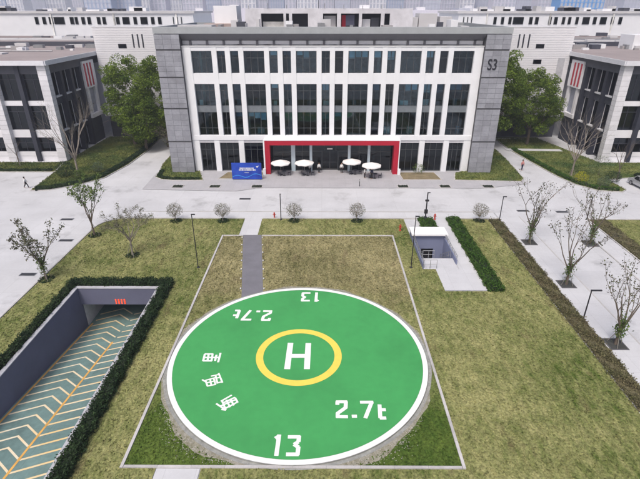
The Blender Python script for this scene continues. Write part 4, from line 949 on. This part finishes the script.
# blue event board
T = empty('event_board', (-11.6,70.3,.05), 'blue event board with white lettering before the left entrance bay', 'board')
bd = mat('board_blue', (.02,.08,.50), .45, col2=(.012,.035,.30), scale=.7)
MB().box(-2.3,2.3,-.04,.04,.12,2.72).build('panel', bd, T, world=False)
b = MB()
for X in (-2.1,0,2.1): b.box(X-.04,X+.04,.045,.1,0,2.7).box(X-.04,X+.04,-.3,1.0,-.03,.03); b.tube([(X,.95,.02),(X,.1,1.9)],.03,5)
b.build('stand', steel, T, world=False)
rr_ = random.Random(3)
for row, (z, x0, x1, hh, cw_) in enumerate(((1.78,-1.05,1.0,.20,.2),(1.5,-1.2,1.25,.24,.24),(1.12,-.35,.35,.10,.1))):
    x = x0; b = MB(); b.box(x0,x1,-.0505,-.041,z+hh*.42,z+hh*.5)
    while x < x1:
        b.box(x,x+cw_*.8,-.052,-.042,z,z+hh*.22); b.box(x,x+cw_*.8,-.053,-.042,z+hh*.72,z+hh*.95)
        for q in range(2): xx = x+cw_*rr_.uniform(.05,.55); b.box(xx,xx+cw_*.2,-.054,-.042,z-.01,z+hh)
        x += cw_
    b.build('lettering', pad_white, T, world=False)
b = MB(); b.face([(1.45,-.05,2.2),(1.62,-.05,1.95),(1.7,-.05,2.0),(1.95,-.05,2.3),(1.65,-.05,2.18)]); b.build('emblem', pad_white, T, world=False)
b = MB(); sw = [( -2.25+i*.15, .42+.22*math.sin(i*.33)+.012*i) for i in range(31)]
for (xa,za),(xb,zb) in zip(sw[:-1],sw[1:]): b.face([(xa,-.047,za),(xb,-.047,zb),(xb,-.047,zb+.07),(xa,-.047,za+.12)])
b.build('wave_print', mat('wave_blue', (.05,.30,.75), .45), T, world=False)

# parasols with café tables
canm = mat('parasol_cloth', (.80,.79,.78), .8, .04)
def parasol(x, y, label):
    T = empty('parasol', (x,y,.055), label, 'parasol', 'white parasols before the entrance'); n_ = 8
    MB().tube([(0,0,0),(0,0,2.52)],.03,8).build('pole', steel, T, world=False); MB().lathe([(0,0),(.3,0),(.3,.08),(.05,.12)],14).build('base', darkg, T, world=False)
    b = MB(); top = (0,0,2.5)
    for i in range(n_):
        a0, a1 = 2*math.pi*i/n_+.2, 2*math.pi*(i+1)/n_+.2; am = (a0+a1)/2
        p0 = (1.55*math.cos(a0),1.55*math.sin(a0),2.0); p1 = (1.55*math.cos(a1),1.55*math.sin(a1),2.0); pm = (1.46*math.cos(am),1.46*math.sin(am),2.03)
        b.face([top,p0,pm]); b.face([top,pm,p1])
        for u, v_ in ((p0,pm),(pm,p1)): b.face([u,(u[0],u[1],u[2]-.16),(v_[0],v_[1],v_[2]-.16),v_])
    cn = b.build('canopy', canm, T, world=False)
    rb = MB()
    for i in range(n_): a0 = 2*math.pi*i/n_+.2; rb.tube([(.05*math.cos(a0),.05*math.sin(a0),2.46),(1.52*math.cos(a0),1.52*math.sin(a0),1.98)],.012,4)
    rb.build('ribs', steel, T, world=False)
def cafe_table(x, y, label):
    T = empty('cafe_table', (x,y,.055), label, 'table', 'café tables'); MB().lathe([(0,.72),(.38,.72),(.38,.75),(0,.75)],18).build('table_top', darkg, T, world=False)
    MB().tube([(0,0,.02),(0,0,.72)],.03,6).build('leg', blackm, T, world=False); MB().lathe([(0,0),(.24,0),(.24,.03),(0,.04)],14).build('foot', blackm, T, world=False)
def chair(x, y, rz_, label):
    T = empty('cafe_chair', (x,y,.055), label, 'chair', 'café chairs', rz_)
    MB().box(-.22,.22,-.22,.22,.43,.47).build('seat', darkm, T, world=False); MB().box(-.22,.22,.19,.23,.5,.88).build('backrest', darkm, T, world=False)
    for sx in (-.19,.19):
        for sy in (-.19,.19): MB().box(sx-.015,sx+.015,sy-.015,sy+.015,0,.43 if sy < 0 else .88).build('leg', blackm, T, world=False)
for i, (px, py, lb) in enumerate(((281,175.2,'leftmost parasol'),(304.5,175.2,'second parasol from the left'),(351.5,174,'third parasol from the left'),(371,178,'rightmost parasol'))):
    x, y = g(px,py); parasol(x, y, f'white octagonal {lb} before the red portal'); cafe_table(x+.55, y-.3, f'small dark café table under the {lb}')
    chair(x+.55-.75, y-.5, 1.5, f'dark café chair left of the table under the {lb}'); chair(x+.55+.8, y-.25, -1.6, f'dark café chair right of the table under the {lb}')
# bollard stub on the plaza
T = empty('bollard', (*g(359.5,186.5),.055), 'thin dark bollard on the plaza kerb before the parasols', 'bollard'); MB().lathe([(0,0),(.09,0),(.09,.03),(.05,.05),(.05,1.0),(.03,1.05),(0,1.06)],10).build('post', blackm, T, world=False); MB().lathe([(.052,.8),(.055,.8),(.055,.9),(.052,.9)],10).build('band', pad_white, T, world=False)

# ------------------------------------------------------------------ people
skinm = mat('skin', (.42,.26,.19), .6, .05); hairm = mat('hair', (.015,.012,.011), .7)
def skin_obj(name, verts, edges, rad, m, parent, sub=1, root=0):
    me = bpy.data.meshes.new(name); me.from_pydata([Vector(v) for v in verts], edges, []); o = bpy.data.objects.new(name, me); C.objects.link(o)
    md = o.modifiers.new('skin', 'SKIN'); md.use_smooth_shade = True
    for i, r_ in enumerate(rad): sv = me.skin_vertices[0].data[i]; sv.radius = (r_ if isinstance(r_, tuple) else (r_, r_)); sv.use_root = (i == root)
    s_ = o.modifiers.new('sub', 'SUBSURF'); s_.levels = sub; s_.render_levels = sub
    me.materials.append(m); dg = bpy.context.evaluated_depsgraph_get(); nm = bpy.data.meshes.new_from_object(o.evaluated_get(dg)); bpy.data.objects.remove(o)
    nm.materials.clear(); nm.materials.append(m); o = bpy.data.objects.new(name, nm); C.objects.link(o); o.parent = parent; return o
def person(x, y, rz_, shirt, trousers, label, stride=.0, z=.05, armout=.0, group=None):
    T = empty('person', (x,y,z), label, 'person', group, rz_)      # faces -Y locally
    s = stride
    J = {'pel':(0,0,.93),'che':(0,0,1.25),'nec':(0,.0,1.46),'hed':(0,-.02,1.60),'hdt':(0,-.01,1.70),
         'shl':(-.17,0,1.40),'ell':(-.24-armout,.02+s*.12,1.13),'wrl':(-.24-armout,-.08+s*.2,.90),'hnl':(-.23-armout,-.11+s*.22,.80),
         'shr':(.17,0,1.40),'elr':(.24+armout,.02-s*.12,1.13),'wrr':(.24+armout,-.08-s*.2,.90),'hnr':(.23+armout,-.11-s*.22,.80),
         'hpl':(-.09,0,.90),'knl':(-.10,-.03-s*.22,.50),'anl':(-.10,.02-s*.30,.09),'tol':(-.11,-.14-s*.32,.03),
         'hpr':(.09,0,.90),'knr':(.10,-.03+s*.18,.50),'anr':(.10,.02+s*.36,.10+s*.08),'tor':(.11,-.13+s*.30,.03)}
    def chain(names, E_, rad, name, m, sub=1): 
        idx = {n_: i for i, n_ in enumerate(names)}; return skin_obj(name, [J[n_] for n_ in names], [(idx[a],idx[c]) for a,c in E_], rad, m, T, sub)
    nm = list(J); rd = {'pel':.12,'che':(.14,.11),'nec':.055,'hed':.095,'hdt':.07,'shl':.06,'ell':.04,'wrl':.03,'hnl':.036,'shr':.06,'elr':.04,'wrr':.03,'hnr':.036,'hpl':.085,'knl':.058,'anl':.04,'tol':.038,'hpr':.085,'knr':.058,'anr':.04,'tor':.038}
    allE = [('pel','che'),('che','nec'),('nec','hed'),('hed','hdt'),('che','shl'),('shl','ell'),('ell','wrl'),('wrl','hnl'),('che','shr'),('shr','elr'),('elr','wrr'),('wrr','hnr'),('pel','hpl'),('hpl','knl'),('knl','anl'),('anl','tol'),('pel','hpr'),('hpr','knr'),('knr','anr'),('anr','tor')]
    chain(nm, allE, [rd[k] for k in nm], 'body', skinm)
    sn = ['pel','che','nec','shl','ell','wrl','shr','elr','wrr']; J['nec'] = (0,0,1.44)
    chain(sn, [('pel','che'),('che','nec'),('che','shl'),('shl','ell'),('ell','wrl'),('che','shr'),('shr','elr'),('elr','wrr')], [.145,(.165,.13),.075,.08,.06,.045,.08,.06,.045], 'shirt', shirt)
    J['pel'] = (0,0,.95); tn = ['pel','hpl','knl','anl','hpr','knr','anr']
    chain(tn, [('pel','hpl'),('hpl','knl'),('knl','anl'),('pel','hpr'),('hpr','knr'),('knr','anr')], [.135,.105,.078,.062,.105,.078,.062], 'trousers', trousers)
    skin_obj('hair', [(0,.02,1.66),(0,.015,1.73),(0,.05,1.60)], [(0,1),(0,2)], [.098,.06,.07], hairm, T)
    return T
ws = mat('shirt_white', (.75,.75,.76), .85, .05); bk = mat('cloth_black', (.018,.018,.022), .85); pk = mat('shirt_pink', (.55,.25,.24), .85); nv_ = mat('cloth_navy', (.03,.035,.07), .85)
person(*g(27,188.5), 2.0, ws, bk, 'person in white top and black trousers walking on the left road', .9)
person(*g(521.5,170.5), .3, pk, nv_, 'person in pink top and dark trousers on the right-hand lane', .3)
person(*g(319,173.3), .2, ws, bk, 'person in white shirt standing left of the entrance doors')
person(*g(341.5,173.5), -.2, ws, bk, 'person in white shirt standing right of the entrance doors')
person(*g(310,173.8), .9, ws, bk, 'person in white shirt beside the second parasol')
person(*g(364.5,178.5), 1.2, ws, bk, 'person in white shirt under the rightmost parasol, left of the other')
person(*g(371.5,179.2), -.8, nv_, bk, 'person in dark clothes under the rightmost parasol')
person(*onY(327,160,77)[:1], 77, 0, nv_, bk, 'person in dark clothes inside the entrance doors')

# ------------------------------------------------------------------ parked van
def van(x, y, rz_, label):
    T = empty('parked_van', (x,y,0), label, 'van', None, rz_)   # local +Y is the front
    paint = mat('silver_paint', (.50,.51,.54), .3, .03, metal=.35, spec=.6); prof = [(-2.35,.32),(-2.38,.95),(-2.25,1.05),(-2.05,1.62),(-1.8,1.76),(.2,1.78),(.75,1.68),(1.45,1.08),(2.1,.95),(2.36,.75),(2.38,.32)]
    b = MB(); n_ = len(prof); secs = [(-.9,.0),(-.86,.0),(.86,.0),(.9,.0)]
    def P_(xs, y_, z_):  # tumblehome above the belt line
        k = 1-.13*max(0,(z_-.95)/.83); return (xs*k, y_, z_)
    k0 = len(b.v)
    for xs in (-.92,.92): b.v += [P_(xs,y_,z_) for y_,z_ in prof]
    b.f.append(tuple(range(n_))); b.mi.append(0); b.f.append(tuple(reversed(range(n_,2*n_)))); b.mi.append(0)
    for i in range(n_): j = (i+1)%n_; b.f.append((j,i,n_+i,n_+j)); b.mi.append(0)
    o = b.build('body', paint, T, world=False); bv = o.modifiers.new('bevel','BEVEL'); bv.width = .06; bv.segments = 2; bv.limit_method = 'ANGLE'
    gm = mat('car_glass', (.012,.014,.018), .08, .05, spec=.8)
    for s_ in (-1,1):
        for (y0,y1,yt0,yt1) in ((-2.0,-1.1,-1.85,-1.12),(-1.02,.0,-1.02,.0),(.08,1.2,.08,.68)):
            b = MB(); q = [P_(s_*.935,y0,1.08),P_(s_*.935,y1,1.08),P_(s_*.935,yt1,1.6),P_(s_*.935,yt0,1.6)]; b.face(q if s_ > 0 else q[::-1]); b.build('side_window', gm, T, world=False)
        MB().box(min(s_*.93,s_*1.08),max(s_*.93,s_*1.08),.95,1.15,1.0,1.15).build('mirror', paint, T, world=False)
        for y_ in (-1.5,1.5):
            wv = MB(); prof_w = [(.0,-.1),(.34,-.1),(.34,.1),(.0,.1)]
            k = MB(); 
            for i in range(20):
                a0, a1 = 2*math.pi*i/20, 2*math.pi*(i+1)/20
                for xx in (-.11,.11): k.face([(s_*.84+xx,y_,.34),(s_*.84+xx,y_+.34*math.cos(a0),.34+.34*math.sin(a0)),(s_*.84+xx,y_+.34*math.cos(a1),.34+.34*math.sin(a1))])
                k.face([(s_*.84-.11,y_+.34*math.cos(a0),.34+.34*math.sin(a0)),(s_*.84+.11,y_+.34*math.cos(a0),.34+.34*math.sin(a0)),(s_*.84+.11,y_+.34*math.cos(a1),.34+.34*math.sin(a1)),(s_*.84-.11,y_+.34*math.cos(a1),.34+.34*math.sin(a1))])
            wo = k.build('wheel', blackm, T, world=False)
            k = MB()
            for i in range(16):
                a0, a1 = 2*math.pi*i/16, 2*math.pi*(i+1)/16; k.face([(s_*.957,y_,.34),(s_*.957,y_+.21*math.cos(a0),.34+.21*math.sin(a0)),(s_*.957,y_+.21*math.cos(a1),.34+.21*math.sin(a1))])
            k.build('rim', steel, wo, world=False)
        MB().box(min(s_*.6,s_*.86),max(s_*.6,s_*.86),2.2,2.39,.66,.82).build('headlight', pad_white, T, world=False); MB().box(min(s_*.66,s_*.86),max(s_*.66,s_*.86),-2.40,-2.2,.7,1.0).build('tail_light', redm, T, world=False)
    b = MB(); b.face([P_(-.8,.82,1.66),P_(.8,.82,1.66),P_(.82,1.42,1.13),P_(-.82,1.42,1.13)]); o = b.build('windscreen', gm, T, world=False); o.location = (0,.03,.02)
    b = MB(); b.face([P_(-.78,-2.06,1.62),P_(.78,-2.06,1.62),P_(.8,-2.22,1.1),P_(-.8,-2.22,1.1)]); o = b.build('rear_window', gm, T, world=False); o.location = (0,-.03,.01)
van(47.75, 67.0, R(4), 'silver van parked at the right edge beside the lawn bank')

# ------------------------------------------------------------------ hazy air
hz = MB().box(-1500,1500,-60,1250,-7,112).build('haze', None); hz.data.materials.clear(); hm = bpy.data.materials.new('haze_air'); hm.use_nodes = True; n = hm.node_tree.nodes
n.remove(n['Principled BSDF']); pv = n.new('ShaderNodeVolumePrincipled'); pv.inputs['Color'].default_value = (.80,.84,.95,1); pv.inputs['Density'].default_value = .0007; pv.inputs['Anisotropy'].default_value = .2
hm.node_tree.links.new(pv.outputs[0], n['Material Output'].inputs['Volume']); hz.data.materials.append(hm); tag(hz, 'thin pale haze fading the skyline', 'haze', kind='stuff')
